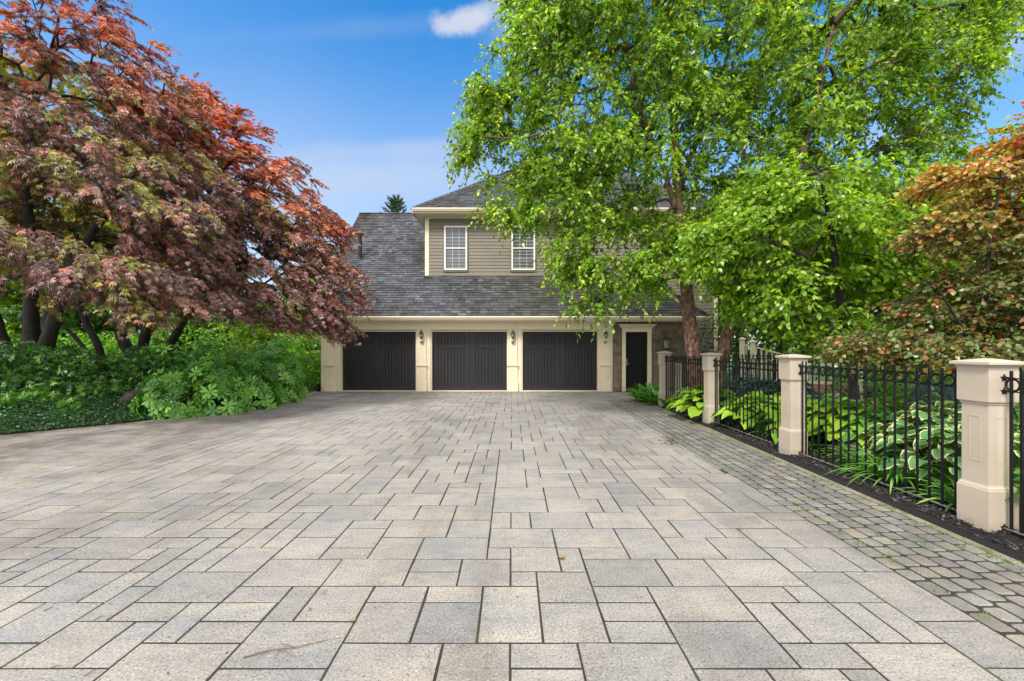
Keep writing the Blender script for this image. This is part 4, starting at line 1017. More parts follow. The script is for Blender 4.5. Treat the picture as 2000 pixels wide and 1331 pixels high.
# river birches
b1 = [[(4.40, 10.0, .0), (4.34, 10.0, .9), (4.20, 10.0, 2.3), (4.06, 10.02, 3.9), (3.95, 10.1, 5.5), (3.9, 10.2, 7.2), (3.75, 10.3, 9.2), (3.7, 10.4, 11.0)], [.205, .17, .15, .125, .105, .08, .05, .025]]
b1b = [[(4.0, 10.02, 4.2), (3.6, 9.9, 5.6), (2.9, 9.7, 7.2), (2.4, 9.5, 9.2)], [.07, .055, .04, .02]]
b1c = [[(3.95, 10.1, 5.2), (4.5, 10.3, 6.6), (5.2, 10.4, 8.4), (5.6, 10.3, 10.2)], [.07, .055, .04, .02]]
lobes1 = [lob(1180, 150, 9.6, 190, 190, 1.9), lob(1330, 60, 10, 220, 190, 2.2), lob(1000, 215, 9.4, 105, 70, 1.0, .9), lob(1060, 110, 9.6, 90, 110, 1.1), lob(1040, 310, 9.3, 105, 60, 1.0),
          lob(1150, 330, 9.4, 140, 80, 1.4), lob(1290, 330, 9.8, 160, 140, 1.9), lob(1010, 375, 9.0, 55, 55, .5, .35), lob(1110, 420, 9.0, 80, 45, .9, .7), lob(1190, 480, 9.0, 110, 55, 1.0),
          lob(1140, 535, 8.9, 60, 38, .6, .45), lob(1260, 540, 9.2, 95, 40, .9, .5), lob(1330, 470, 9.6, 120, 70, 1.2), lob(1190, 560, 8.9, 50, 22, .4, .25), lob(968, 400, 8.9, 16, 30, .3, .08), lob(1115, 500, 8.9, 35, 50, .6, .35), lob(1150, 585, 8.8, 35, 20, .4, .2), lob(925, 285, 9.1, 35, 40, .4, .2), lob(1210, 10, 9.8, 230, 120, 2.0), lob(940, 250, 9.2, 55, 45, .6, .4),
          lob(960, 185, 9.3, 50, 35, .5, .3), lob(1040, 30, 9.7, 60, 50, .8, .5)]
TB = tpl_diamond(.30, .07, .16)
def birch_col(pos, ci, t, cl):
    n = len(pos); pal, wts = GREENS; c = mixcols(n, pal, wts, .2)
    cv = np.clip(1 + rng.normal(0, .16, len(cl)), .6, 1.5)[ci][:, None]; yl = (rng.random(len(cl)) < .22)[ci][:, None] & (rng.random((n, 1)) < .6)
    c = c * cv; return np.where(yl, c * np.array((1.45, 1.2, .9)), c)
make_tree('birch_tree', 'tall river birch with an upright peeling pink-brown trunk and bright green crown', 'tree', [b1, b1b, b1c], lobes1, 860, 10, 10, .50, TB, .100, GREENS, M['birch_leaf'], M['birch_bark'], M['birch_limb'],
          'river birches behind the fence', shell=.35, droop=.25, out_w=.7, rnd=.75, sag=.4, zmin=2.6, rmin=.0085, twr=.0038, colf=birch_col, rough=.11, flare=.25)
b2 = [[(4.42, 9.3, .0), (4.50, 9.3, .9), (4.68, 9.3, 1.55), (4.85, 9.3, 2.2), (5.3, 9.3, 3.3), (5.9, 9.2, 4.6), (6.5, 9.2, 6.4), (7.0, 9.2, 8.6)], [.19, .165, .145, .13, .105, .085, .06, .03]]
b2b = [[(5.0, 9.3, 2.6), (4.9, 9.5, 3.9), (5.2, 9.6, 5.6), (5.5, 9.6, 7.4)], [.07, .06, .04, .02]]
lobes2 = [lob(1560, 90, 9.5, 200, 170, 2.0), lob(1740, 120, 9.4, 170, 140, 1.8), lob(1880, 60, 9.2, 120, 90, 1.3, .9), lob(1500, 260, 9.6, 160, 140, 1.9), lob(1660, 270, 9.4, 120, 90, 1.5), lob(1850, 180, 9.2, 100, 60, 1.0, .6),
          lob(1470, 400, 9.8, 130, 100, 1.5), lob(1900, 10, 9.3, 160, 60, 1.4), lob(1700, 0, 9.6, 240, 70, 2), lob(1860, 270, 9.2, 60, 40, .7, .35), lob(1760, 300, 9.3, 50, 40, .7, .25)]
make_tree('birch_tree', 'river birch whose dark trunk leans to the right behind the third fence pillar', 'tree', [b2, b2b], lobes2, 540, 10, 10, .50, TB, .100, GREENS, M['birch_leaf'], M['birch_bark'], M['birch_limb'],
          'river birches behind the fence', shell=.35, droop=.25, out_w=.7, rnd=.75, sag=.4, zmin=2.6, rmin=.0085, twr=.0038, colf=birch_col, rough=.11, flare=.25)
# lower foliage of the leaning birch, built as a tree of its own
u1 = [[(6.2, 7.6, .0), (6.15, 7.6, .8), (5.9, 7.5, 1.8), (5.7, 7.4, 2.8), (5.4, 7.2, 3.8), (5.2, 7.1, 4.4)], [.09, .075, .065, .05, .035, .02]]
u1b = [[(6.1, 7.6, 1.2), (6.6, 7.6, 2.2), (7.2, 7.6, 3.2), (7.5, 7.6, 4.2)], [.055, .045, .03, .015]]
lobes3 = [lob(1560, 440, 7.6, 110, 60, 1.0), lob(1680, 470, 7.6, 120, 70, 1.1), lob(1470, 520, 7.8, 70, 55, .8), lob(1590, 570, 7.5, 130, 70, 1.0), lob(1750, 560, 7.8, 120, 80, 1.1), lob(1430, 440, 7.4, 80, 40, .7), lob(1540, 365, 7.6, 90, 45, .9),
          lob(1480, 590, 8.0, 50, 30, .5, .35), lob(1690, 370, 7.9, 110, 50, 1.0), lob(1820, 430, 8, 110, 80, 1.2), lob(1650, 655, 7.4, 90, 30, .7, .5), lob(1800, 640, 7.6, 90, 50, .9), lob(1830, 350, 8, 60, 35, .7, .3), lob(1390, 500, 7.6, 45, 30, .5, .25)]
TLF = tpl_leaf(.30, .05, .16)
make_tree('birch_lower_foliage', 'lower foliage of the leaning birch, between its trunk and the copper leaved tree', 'tree', [u1, u1b], lobes3, 640, 7, 8, .46, TLF, .102,
          ([(.16, .31, .02), (.22, .40, .025), (.32, .48, .04), (.42, .56, .06)], [30, 35, 22, 12]), M['birch_leaf'], M['maple_bark'], M['twig'], shell=.45, droop=.15, out_w=.8, rnd=.6, sag=.35, flat=.4, zmin=.9, nj=.35)
# copper-leaved tree at the right edge
c1 = [[(6.0, 5.3, .0), (5.95, 5.3, .7), (5.9, 5.25, 1.5), (5.85, 5.2, 2.5), (5.9, 5.1, 3.6)], [.04, .034, .028, .02, .01]]
c1b = [[(5.95, 5.3, .9), (5.6, 5.1, 1.5), (5.2, 5.0, 2.0), (4.9, 4.9, 2.3)], [.02, .017, .012, .007]]
c1c = [[(5.9, 5.25, 1.3), (6.4, 5.3, 2.2), (6.8, 5.3, 3.3)], [.02, .016, .01]]
lobes4 = [lob(1975, 430, 5.3, 75, 100, .9), lob(1880, 600, 5.5, 85, 65, .8), lob(1980, 580, 5.1, 80, 110, .9), lob(1730, 672, 5.6, 85, 22, .7, .3), lob(1870, 685, 5.2, 120, 26, .8, .5), lob(1990, 290, 5.3, 30, 60, .5, .16),
          lob(1880, 345, 5.3, 45, 22, .4, .1), lob(1850, 440, 5.3, 45, 40, .4, .2), lob(2080, 450, 5.2, 90, 220, .9)]
def copper_col(pos, ci, t, cl):
    n = len(pos); h = np.clip((pos[:, 2] - 2.4) / 1.8, 0, 1) + .35 * (t - .5) + rng.normal(0, .18, n)
    lo = mixcols(n, [(.12, .19, .045), (.18, .17, .045), (.10, .18, .045), (.20, .24, .09), (.28, .13, .05), (.42, .10, .04)], [30, 24, 24, 10, 12, 3], .2)
    hi = mixcols(n, [(.60, .30, .05), (.65, .24, .05), (.42, .38, .07), (.7, .12, .06), (.55, .42, .08)], [26, 14, 32, 7, 21], .15)
    k = np.clip(h * 1.25 - .25, 0, 1)[:, None]; return lo * (1 - k) + hi * k
make_tree('copper_leaved_tree', 'copper and orange leaved tree at the right edge above the iron fence', 'tree', [c1, c1b, c1c], lobes4, 470, 7, 9, .32, tpl_leaf(.36, .07, .14), .064, None, M['copper_leaf'], M['maple_bark'], M['twig'],
          shell=.35, droop=.12, out_w=.8, rnd=.55, sag=.3, flat=.5, zmin=.9, nj=.6, rmin=.004, twr=.002, colf=copper_col, leaf_down=.3)

# red Japanese maples, left
TP = tpl_palm(5, .075, 2.0, .22)
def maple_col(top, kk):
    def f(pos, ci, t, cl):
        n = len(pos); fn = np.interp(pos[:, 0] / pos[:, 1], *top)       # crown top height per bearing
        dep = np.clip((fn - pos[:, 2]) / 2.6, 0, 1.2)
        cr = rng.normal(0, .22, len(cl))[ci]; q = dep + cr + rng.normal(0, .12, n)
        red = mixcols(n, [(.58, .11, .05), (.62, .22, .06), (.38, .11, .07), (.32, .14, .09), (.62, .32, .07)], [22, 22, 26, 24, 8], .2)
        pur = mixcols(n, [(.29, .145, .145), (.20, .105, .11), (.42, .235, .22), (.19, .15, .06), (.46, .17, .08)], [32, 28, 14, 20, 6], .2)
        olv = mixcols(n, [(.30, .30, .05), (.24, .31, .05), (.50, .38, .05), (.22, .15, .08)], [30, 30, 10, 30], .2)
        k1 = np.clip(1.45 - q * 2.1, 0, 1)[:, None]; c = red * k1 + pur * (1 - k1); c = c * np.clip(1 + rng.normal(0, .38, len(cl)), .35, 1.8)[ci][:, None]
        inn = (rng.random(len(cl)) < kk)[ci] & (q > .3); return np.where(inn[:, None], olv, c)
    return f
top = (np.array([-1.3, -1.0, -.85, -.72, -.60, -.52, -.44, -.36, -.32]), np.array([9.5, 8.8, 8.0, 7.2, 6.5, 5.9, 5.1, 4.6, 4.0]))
def mtree(name_label, trunks, lobes, ncl, kk, sz, **k):
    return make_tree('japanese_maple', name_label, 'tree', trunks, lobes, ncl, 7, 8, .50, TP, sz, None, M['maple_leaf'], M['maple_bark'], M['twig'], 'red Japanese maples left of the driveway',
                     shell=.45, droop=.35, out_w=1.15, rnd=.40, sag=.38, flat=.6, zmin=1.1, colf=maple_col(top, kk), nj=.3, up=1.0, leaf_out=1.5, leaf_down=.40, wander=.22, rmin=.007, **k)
a0 = P(62, 700, 10.0); a0.z = .3
mA = [[(a0.x, 10, .3), (a0.x - .05, 10, 1.0), (a0.x - .02, 10, 1.55), (a0.x + .1, 9.9, 2.5), (a0.x + .3, 9.7, 4.0), (a0.x + .2, 9.7, 5.8), (a0.x + .5, 9.7, 7.4)], [.27, .23, .17, .13, .10, .06, .03]]
mA2 = [[(a0.x + .05, 10, 1.1), (a0.x + .6, 9.8, 1.7), (a0.x + 1.2, 9.5, 2.6), (a0.x + 2.0, 9.2, 3.7), (a0.x + 2.9, 9.1, 4.8), (a0.x + 3.5, 9.1, 5.6)], [.17, .14, .11, .08, .05, .025]]
mA3 = [[(a0.x - .05, 10, 1.0), (a0.x - .55, 9.9, 1.6), (a0.x - .8, 9.8, 2.6), (a0.x - 1.4, 9.5, 3.8), (a0.x - 1.9, 9.4, 5.4)], [.17, .14, .11, .08, .03]]
lobA = [lob(20, 60, 9.2, 230, 130, 2.0), lob(180, 130, 9.3, 150, 95, 1.6), lob(310, 230, 9.3, 120, 85, 1.4), lob(-120, 250, 9, 180, 260, 2.2), lob(-40, 210, 8.6, 130, 70, 1.2), lob(60, 235, 8.6, 120, 55, 1.2),
        lob(160, 265, 8.6, 110, 48, 1.1), lob(270, 305, 8.7, 110, 48, 1.1), lob(360, 350, 8.8, 90, 45, 1.0), lob(20, 300, 7.9, 110, 30, .8, .8), lob(130, 335, 7.9, 100, 28, .8, .8), lob(230, 375, 8.0, 90, 30, .8, .7), lob(320, 415, 8.2, 90, 35, .8, .8),
        lob(-20, 455, 7.6, 120, 40, 1.0, .9), lob(110, 490, 7.6, 110, 38, 1.0, 1.0), lob(220, 530, 7.7, 100, 38, .9, 1.0), lob(320, 565, 7.9, 90, 40, .9, .9), lob(30, 560, 8.4, 160, 32, 1.0, .7), lob(245, 590, 7.6, 40, 26, .4, .25), lob(330, 480, 8.6, 80, 45, .9, .8)]
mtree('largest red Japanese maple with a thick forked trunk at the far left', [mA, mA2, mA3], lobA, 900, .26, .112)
b0 = P(285, 690, 12.0)
mB = [[(b0.x, 12, .1), (b0.x - .05, 12, .9), (b0.x - .1, 12, 1.6), (b0.x + .3, 11.9, 2.4), (b0.x + .9, 11.7, 3.2), (b0.x + 1.6, 11.6, 4.2), (b0.x + 2.0, 11.6, 5.4)], [.20, .17, .13, .11, .08, .05, .03]]
mB2 = [[(b0.x + .05, 12, 1.0), (b0.x + .8, 11.8, 1.6), (b0.x + 1.6, 11.5, 2.5), (b0.x + 2.6, 11.2, 3.3), (b0.x + 4.0, 11.0, 3.9)], [.13, .11, .09, .06, .03]]
mB3 = [[(b0.x - .1, 12, 1.0), (b0.x - .6, 11.9, 1.9), (b0.x - .5, 11.8, 3.1), (b0.x - .2, 11.7, 4.6), (b0.x + .2, 11.7, 6.2)], [.16, .13, .1, .07, .03]]
lobB = [lob(425, 320, 11.3, 115, 100, 1.5), lob(525, 395, 11.2, 105, 80, 1.4), lob(375, 265, 11.5, 100, 85, 1.5), lob(590, 455, 11, 75, 60, 1.1), lob(485, 505, 10.8, 120, 75, 1.4), lob(622, 540, 10.8, 70, 50, .9), lob(385, 560, 10.6, 100, 50, 1.1), lob(540, 588, 10.6, 110, 42, 1.0), lob(635, 605, 10.8, 42, 30, .5, .25), lob(640, 425, 11, 32, 28, .5, .15), lob(668, 560, 10.8, 34, 45, .4, .2), lob(640, 632, 10.9, 34, 16, .35, .12), lob(560, 628, 10.8, 60, 14, .5, .15), lob(400, 430, 11.2, 120, 90, 1.5), lob(560, 330, 11.2, 35, 20, .5, .12)]
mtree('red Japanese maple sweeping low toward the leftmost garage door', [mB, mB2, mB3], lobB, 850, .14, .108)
# slim stems and gold foliage seen between them
s0 = P(205, 700, 11.0); s0.z = .3
sm = [[(s0.x, 11, .3), (s0.x - .15, 11, 1.5), (s0.x - .5, 10.9, 2.5), (s0.x - .6, 10.8, 4.0)], [.10, .085, .07, .03]]
sm2 = [[(s0.x - .1, 11, .9), (s0.x - .55, 11, 1.55), (s0.x - 1.0, 10.9, 2.1), (s0.x - 1.9, 10.9, 2.4)], [.06, .05, .04, .02]]
make_tree('slim_maple', 'slender slanting dark stems with olive leaves between the two red maples', 'tree', [sm, sm2], [lob(190, 430, 10.8, 140, 110, 1.2), lob(90, 480, 10.8, 120, 80, 1.0)], 150, 6, 8, .45, TP, .10,
          ([(.08, .10, .02), (.13, .12, .02), (.25, .19, .02), (.10, .07, .03)], [30, 25, 20, 20]), M['maple_leaf'], M['maple_bark'], M['twig'], shell=.4, droop=.2, out_w=.9, rnd=.5, sag=.3, flat=.5, zmin=1.2, up=1, nj=.4)
gl = P(90, 450, 15); 
make_tree('golden_maple', 'golden green maple glowing behind the largest red maple', 'tree', [[[(gl.x, 15, 0), (gl.x, 15, 2), (gl.x + .3, 15, 4.5), (gl.x + .3, 15, 7)], [.2, .16, .1, .03]]],
          [lob(60, 430, 14.5, 190, 130, 2.2), lob(280, 470, 15, 130, 100, 1.8), lob(100, 250, 15, 170, 130, 2)], 420, 6, 8, .7, TP, .19,
          ([(.30, .25, .02), (.22, .27, .02), (.42, .27, .02), (.14, .22, .02)], [30, 30, 18, 22]), M['birch_leaf'], M['maple_bark'], M['twig'], shell=.4, droop=.2, out_w=.8, rnd=.6, zmin=1.5)

# ------------------------------------------------------------------ background trees
def bgtree(name, label, x, y, hh, R, pal, seed_leaf=.2, ncl=260, group='trees beyond the garden', zlo=.25, ntw=7, nl=8, twl=.9, tr=.2, tpl=TB):
    lobs = [((x + random.uniform(-.35, .35) * R, y + random.uniform(-.3, .3) * R, hh * f), (R * r * random.uniform(.8, 1.1), R * r, hh * .17), 1) for f, r in ((zlo + .08, .8), (zlo + .25, .95), (zlo + .4, .9), (zlo + .55, .7), (.9, .42))]
    lobs += [((x + math.cos(a) * R * .55, y + math.sin(a) * R * .5, hh * random.uniform(zlo + .1, .75)), (R * .5, R * .5, hh * .12), .6) for a in [random.uniform(0, 6.28) for _ in range(4)]]
    return make_tree(name, label, 'tree', [[[(x, y, -.05), (x + .1, y, hh * .3), (x - .1, y, hh * .6), (x + .1, y, hh * .9)], [tr, tr * .75, tr * .45, tr * .12]]], lobs, ncl, ntw, nl, twl, tpl, seed_leaf,
                     (pal, [30, 30, 25, 15]), M['birch_leaf'], M['maple_bark'], M['twig'], group, shell=.5, droop=.2, out_w=.8, rnd=.7, sag=.3, zmin=hh * .2)
G1 = [(.07, .17, .02), (.10, .22, .025), (.14, .28, .03), (.20, .34, .04)]
G2 = [(.05, .13, .03), (.07, .17, .045), (.10, .22, .05), (.13, .26, .07)]
G3 = [(.20, .36, .02), (.28, .42, .03), (.15, .30, .02), (.34, .46, .04)]
def xat(px, Y): return (px - CX) / F * Y
for (px, Y, hh, R, pal, lb, gsz) in [
        (1520, 17, 7.4, 2.8, G2, 'dark green tree behind the cream deck railing', .19), (1660, 14, 6.4, 2.5, G1, 'mid green tree in the back garden right of the deck railing', .17), (1800, 15.5, 7.6, 3.0, G1, 'tall green tree in the back garden, between two lower ones', .18),
        (1930, 13, 6.3, 2.8, G2, 'blue-green tree behind the copper leaved tree', .17), (1440, 24, 8.2, 3.0, G2, 'shaded tree just past the right corner of the house', .24), (1700, 27, 11.5, 4.5, G1, 'distant tall tree showing above the back garden', .3),
        (2120, 17, 10, 4, G1, 'large tree cut by the right edge of the picture', .22)]:
    bgtree('garden_tree', lb, xat(px, Y), Y, hh, R, pal, gsz)
for (px, Y, hh, R, pal, lb, gsz) in [
        (60, 24, 9, 4.2, G3, 'sunlit lime green tree far behind the thick forked maple trunk', .3), (250, 26, 9, 4.2, G1, 'green tree far behind the slender stems', .3), (430, 27, 7.5, 3.6, G1, 'green tree far behind the low sweeping maple', .3),
        (560, 22, 4.6, 2.6, G3, 'bright tree close past the left side of the garage', .22), (-150, 20, 9, 4.2, G2, 'large tree cut by the left edge of the picture', .26), (600, 31, 7, 3.0, G1, 'farthest tree beyond the left side of the garage', .3), (-60, 33, 15, 6, G1, 'tallest tree at the far left', .38), (170, 35, 11.5, 5, G1, 'tall distant tree seen under the left maples', .38)]:
    bgtree('garden_tree', lb, xat(px, Y), Y, hh, R, pal, gsz, group='trees beyond the left maples', zlo=.08)
# conifer peeking over the left ridge
cp = P(772, 392, 27); ct = thing('pine_tree', 'pine whose spiky top shows above the left roof ridge', 'tree', (cp.x, 27, 0))
m = MB(); m.tube([(0, 0, 0), (0, 0, cp.z * .5), (0, 0, cp.z)], [.22, .14, .02], 10); m.build('trunk', M['maple_bark'], ct)
pos = []; dr = []
for k in range(150):
    z = cp.z * (.35 + .65 * (k / 150) ** .8); R = (cp.z + .25 - z) * .36 + .22; a = k * 2.399
    for q in range(26):
        t = (q + 1) / 26; pos.append((math.cos(a) * R * t, math.sin(a) * R * t, z + R * .55 * t * t + random.uniform(-.03, .03))); dr.append((math.cos(a + random.uniform(-1, 1)), math.sin(a + random.uniform(-1, 1)), .9))
pos = np.array(pos); dr = np.array(dr)
put_leaves('crown', tpl_diamond(.10, .02, 0), pos, dr, rng.normal(size=pos.shape), .30, mixcols(len(pos), [(.03, .07, .03), (.05, .10, .04)], [1, 1]), M['needle'], ct)

# ------------------------------------------------------------------ shrubs
def shrub(name, label, cat, base, R, n, tpl, size, pal, wts, m=M['shrub_leaf'], group=None, shell=.75, whorl=False, up=.5, low=-.25, nstem=14, nj=.35, lobes=None):
    """leafy mound; leaves stand on a lumpy dome, a share of them deeper inside"""
    root = thing(name, label, cat, base, 0, group)
    v = nrmz(rng.normal(size=(n * 2, 3))); v = v[v[:, 2] > low][:n]; nn_ = len(v)
    az = np.arctan2(v[:, 1], v[:, 0]); lump = 1 + .16 * np.sin(az * 3 + base[0] * 3) * np.cos(v[:, 2] * 5) + .10 * np.sin(az * 7 + base[1] * 5 + v[:, 2] * 6)
    r = np.where(rng.random(nn_) < .7, .92 + .1 * rng.random(nn_), shell + (1 - shell) * rng.random(nn_)) * lump
    pos = v * r[:, None] * np.array(R); pos[:, 2] = np.maximum(pos[:, 2] + R[2] * .12, .04)
    nr = nrmz(v / np.array(R) + np.array((0, 0, up)) + rng.normal(0, nj, (nn_, 3)))
    rd = rng.normal(size=(nn_, 3))
    if whorl: d = np.cross(nr, rd)
    else: d = nrmz(v + np.array((0, 0, -.2)) + rd * .5); 
    cv = np.clip(1 + rng.normal(0, .18, (nn_, 1)), .5, 1.6)
    put_leaves('foliage', tpl, pos, d, nr, size * (.7 + .5 * rng.random(nn_)), mixcols(nn_, pal, wts, .12) * cv, m, root)
    k = rng.choice(nn_, min(nstem, nn_), replace=False); A = np.zeros((len(k), 3)) + rng.normal(0, .04, (len(k), 3)) * np.array((1, 1, 0)); B = pos[k] * .6 + np.array((0, 0, .02)); V1 = frustums(A, B, np.full(len(k), .014), np.full(len(k), .009), 5); V2 = frustums(B, pos[k], np.full(len(k), .009), np.full(len(k), .004), 5)
    V, Fq = join_quads([V1, V2]); link('stems', np_mesh('stems', V, Fq, 4), M['twig'], root)
    return root
TW = tpl_whorl(8, .15, .25); TW6 = tpl_whorl(6, .2, .2)
RP = ([(.12, .32, .05), (.17, .40, .055), (.25, .48, .08), (.08, .23, .04)], [30, 30, 22, 18])
rl = 'rhododendrons along the left edge'
for (px, py, Y, R, n, lb) in [(335, 0, 9.55, (.62, .5, .85), 330, 'bright rhododendron at the left end of the row, low by the pavement'), (415, 0, 10.2, (.75, .6, 1.12), 430, 'bright rhododendron second from the left end of the row'),
                              (480, 0, 11.0, (.75, .6, 1.15), 420, 'bright rhododendron in the middle of the row by the pavement'), (535, 0, 12.1, (.7, .7, 1.3), 420, 'rhododendron at the garage end of the row'),
                              (420, 0, 11.9, (1.1, .8, 1.45), 480, 'taller shaded rhododendron behind the second one of the row'), (530, 0, 13.4, (1.0, .8, 1.5), 440, 'tall rhododendron nearest the garage, behind the row'), (330, 0, 11.2, (.9, .7, 1.35), 380, 'dark rhododendron under the forking maple, left of the row')]:
    shrub('rhododendron', lb, 'shrub', (xat(px, Y), Y, .05), R, int(n * .62), TW, .185, *RP, group=rl, whorl=True, up=.35, nj=.3, shell=.6)
SP = ([(.055, .15, .035), (.085, .22, .04), (.16, .36, .05), (.035, .10, .03)], [30, 30, 15, 25])
TPS = tpl_palm(5, .14, 3.0, .1)
for (px, Y, R, n, lb) in [(40, 9.5, (1.0, .6, 1.15), 1500, 'dark azalea in front of the thick forked maple trunk'), (135, 9.9, (.95, .6, 1.1), 1400, 'dark azalea between the two left maple trunks'), (235, 10.3, (.85, .7, .95), 1200, 'dark azalea just left of the large-leaved rhododendrons'),
                          (-60, 9.2, (1.0, .7, 1.1), 1200, 'dark azalea cut by the left edge'), (285, 10.9, (.8, .6, 1.1), 1100, 'tall dark azalea right of the slender stems')]:
    shrub('azalea', lb, 'shrub', (xat(px, Y), Y, .3), R, n, TPS, .11, *SP, group='azaleas in the shade of the maples', up=.8, nj=.3, shell=.5)
for (px, Y, R, n, lb) in [(60, 8.9, (.5, .35, .42), 420, 'light green seedling shrub on the left bank, larger one'), (110, 9.0, (.38, .3, .32), 330, 'light green seedling shrub right of the larger one'), (190, 9.6, (.4, .3, .5), 330, 'small light green shrub below the slender stems'),
                          (15, 8.4, (.35, .3, .3), 260, 'small light green shrub at the left edge near the pavement'), (140, 8.75, (.22, .2, .22), 120, 'smallest green sprout in the ground cover')]:
    shrub('seedling_shrub', lb, 'shrub', (xat(px, Y), Y, .2), R, n, TPS, .10, [(.07, .19, .02), (.10, .26, .02), (.14, .30, .03)], [3, 3, 2], group='light green seedlings on the left bank', up=1.0, nj=.25, shell=.5)
# low evergreen ground cover
def ground_cover():
    n = 15000; y = 7.0 + rng.random(n) * 3.8; lx = np.array([left_x(q) for q in y]); k = rng.random(n) ** 1.2 * 1.9 - .06; x = lx - k
    keep = (x > -14); y = y[keep]; x = x[keep]; k = k[keep]; n = len(x)
    z = np.clip(k * .22, 0, .38) + .03 + .13 * rng.random(n) * np.clip(.35 + k * 3, 0, 1)
    a = rng.random(n) * 6.283; d = np.stack([np.cos(a), np.sin(a), rng.normal(.1, .3, n)], 1); nr = nrmz(np.array((0, 0, 1.)) + rng.normal(0, .45, (n, 3)))
    o = put_leaves('ground_cover', tpl_diamond(.34, .05, .05), np.stack([x, y, z], 1), d, nr, .045 * (.7 + .6 * rng.random(n)), mixcols(n, [(.035, .12, .05), (.055, .16, .055), (.10, .24, .06), (.025, .075, .03)], [30, 30, 15, 25], .2), M['shrub_leaf'])
    tag(o, 'low dark evergreen ground cover spilling to the left edge of the driveway', 'ground cover', None, 'stuff')
ground_cover()
# sunlit perennials and shrubs behind the maples
for (px, Y, R, n, lb) in [(110, 15, (2.0, 1.2, 1.5), 2600, 'pale green feathery shrub in sun behind the thick maple trunk'), (230, 16, (1.9, 1.2, 1.4), 2400, 'sunlit green shrub behind the slender stems'), (350, 17, (2.2, 1.2, 1.7), 2400, 'sunlit yellow-green shrub behind the forking maple'),
                          (470, 18, (2.2, 1.2, 1.8), 2200, 'green shrub in sun far behind the rhododendrons'), (-60, 14, (2, 1.3, 1.8), 2200, 'green shrub in sun at the far left edge'), (600, 17.5, (1.3, 1.0, 2.3), 1900, 'dark hedge shrub against the left side of the garage'), (590, 15.6, (.8, .6, 1.1), 1100, 'dark low shrub beside the left garage corner')]:
    shrub('garden_shrub', lb, 'shrub', (xat(px, Y * (1.4 if Y < 18.5 and px < 560 else 1)), Y * (1.4 if Y < 18.5 and px < 560 else 1), 0), [q * (1.35 if px < 560 else 1) for q in R], n, tpl_diamond(.3, .06, .1), .2, [(.14, .34, .05), (.20, .42, .04), (.30, .48, .06), (.10, .28, .09)], [3, 3, 2, 2], M['birch_leaf'], group='shrubs behind the left maples', shell=.6)
# right side: shrubs round the back garden
for (px, Y, R, n, lb, pal) in [(1395, 14.2, (.95, .7, 2.3), 2600, 'dark glossy shrub between the two birch trunks', 2), (1700, 9.6, (.9, .6, 1.15), 1700, 'green shrub behind the flat pink stones', 1), (1790, 9.0, (.9, .6, 1.1), 1600, 'green shrub left of the blue spruce', 1), (1740, 10.6, (.6, .5, 1.1), 900, 'green shrub right of the cream porch railing', 1),
                               (1900, 8.2, (.9, .7, 1.2), 1600, 'green shrub behind the nearest pillar', 1), (2010, 6.5, (.8, .7, 1.0), 1300, 'green shrub cut by the right edge', 1), (1720, 7.6, (.33, .3, .36), 420, 'chartreuse shrub right of the flat pink stones', 3), (1860, 6.9, (.4, .3, .34), 420, 'chartreuse shrub below the blue spruce', 3), (1755, 8.2, (.5, .4, .6), 600, 'yellow-green shrub between stones and blue spruce', 3)]:
    pl2 = {1: ([(.09, .25, .035), (.14, .34, .04), (.22, .42, .05), (.06, .17, .03)], [3, 3, 2, 2]), 2: ([(.02, .06, .015), (.04, .10, .02), (.07, .17, .025), (.015, .04, .012)], [3, 3, 2, 2]), 3: ([(.24, .34, .02), (.32, .40, .03), (.16, .27, .02)], [3, 2, 2])}[pal]
    shrub('garden_shrub', lb, 'shrub', (xat(px, Y), Y, 0), R, n, tpl_diamond(.34, .06, .1), .085 if pal != 3 else .06, *pl2, M['birch_leaf'], group='shrubs in the back garden', shell=.6)
# dwarf blue spruce
bs = thing('blue_spruce', 'dwarf blue spruce with silvery needles behind the variegated hostas', 'shrub', (xat(1832, 7.4), 7.4, 0))
n = 2600; v = nrmz(rng.normal(size=(n * 2, 3))); v = v[v[:, 2] > -.2][:n]; n = len(v); hz = v[:, 2] * .5 + .5; pos = v * np.array((.48, .42, .5)) * (.75 + .25 * rng.random((n, 1))); pos[:, 2] += .45; layer = .04 * np.sin(pos[:, 2] * 40); pos[:, :2] *= (1 + layer[:, None] * 3)
tn = 9; P2 = np.repeat(pos, tn, 0); D2 = nrmz(np.repeat(v * np.array((1, 1, .3)), tn, 0) + rng.normal(0, .55, (n * tn, 3))); 
put_leaves('needles', tpl_diamond(.07, .01, 0), P2, D2, rng.normal(size=P2.shape), .05, mixcols(n * tn, [(.16, .26, .28), (.24, .36, .40), (.11, .20, .19)], [3, 2, 2], .2), M['needle'], bs)
m = MB(); m.tube([(0, 0, 0), (0, 0, .75)], [.03, .01], 8); m.build('trunk', M['twig'], bs)

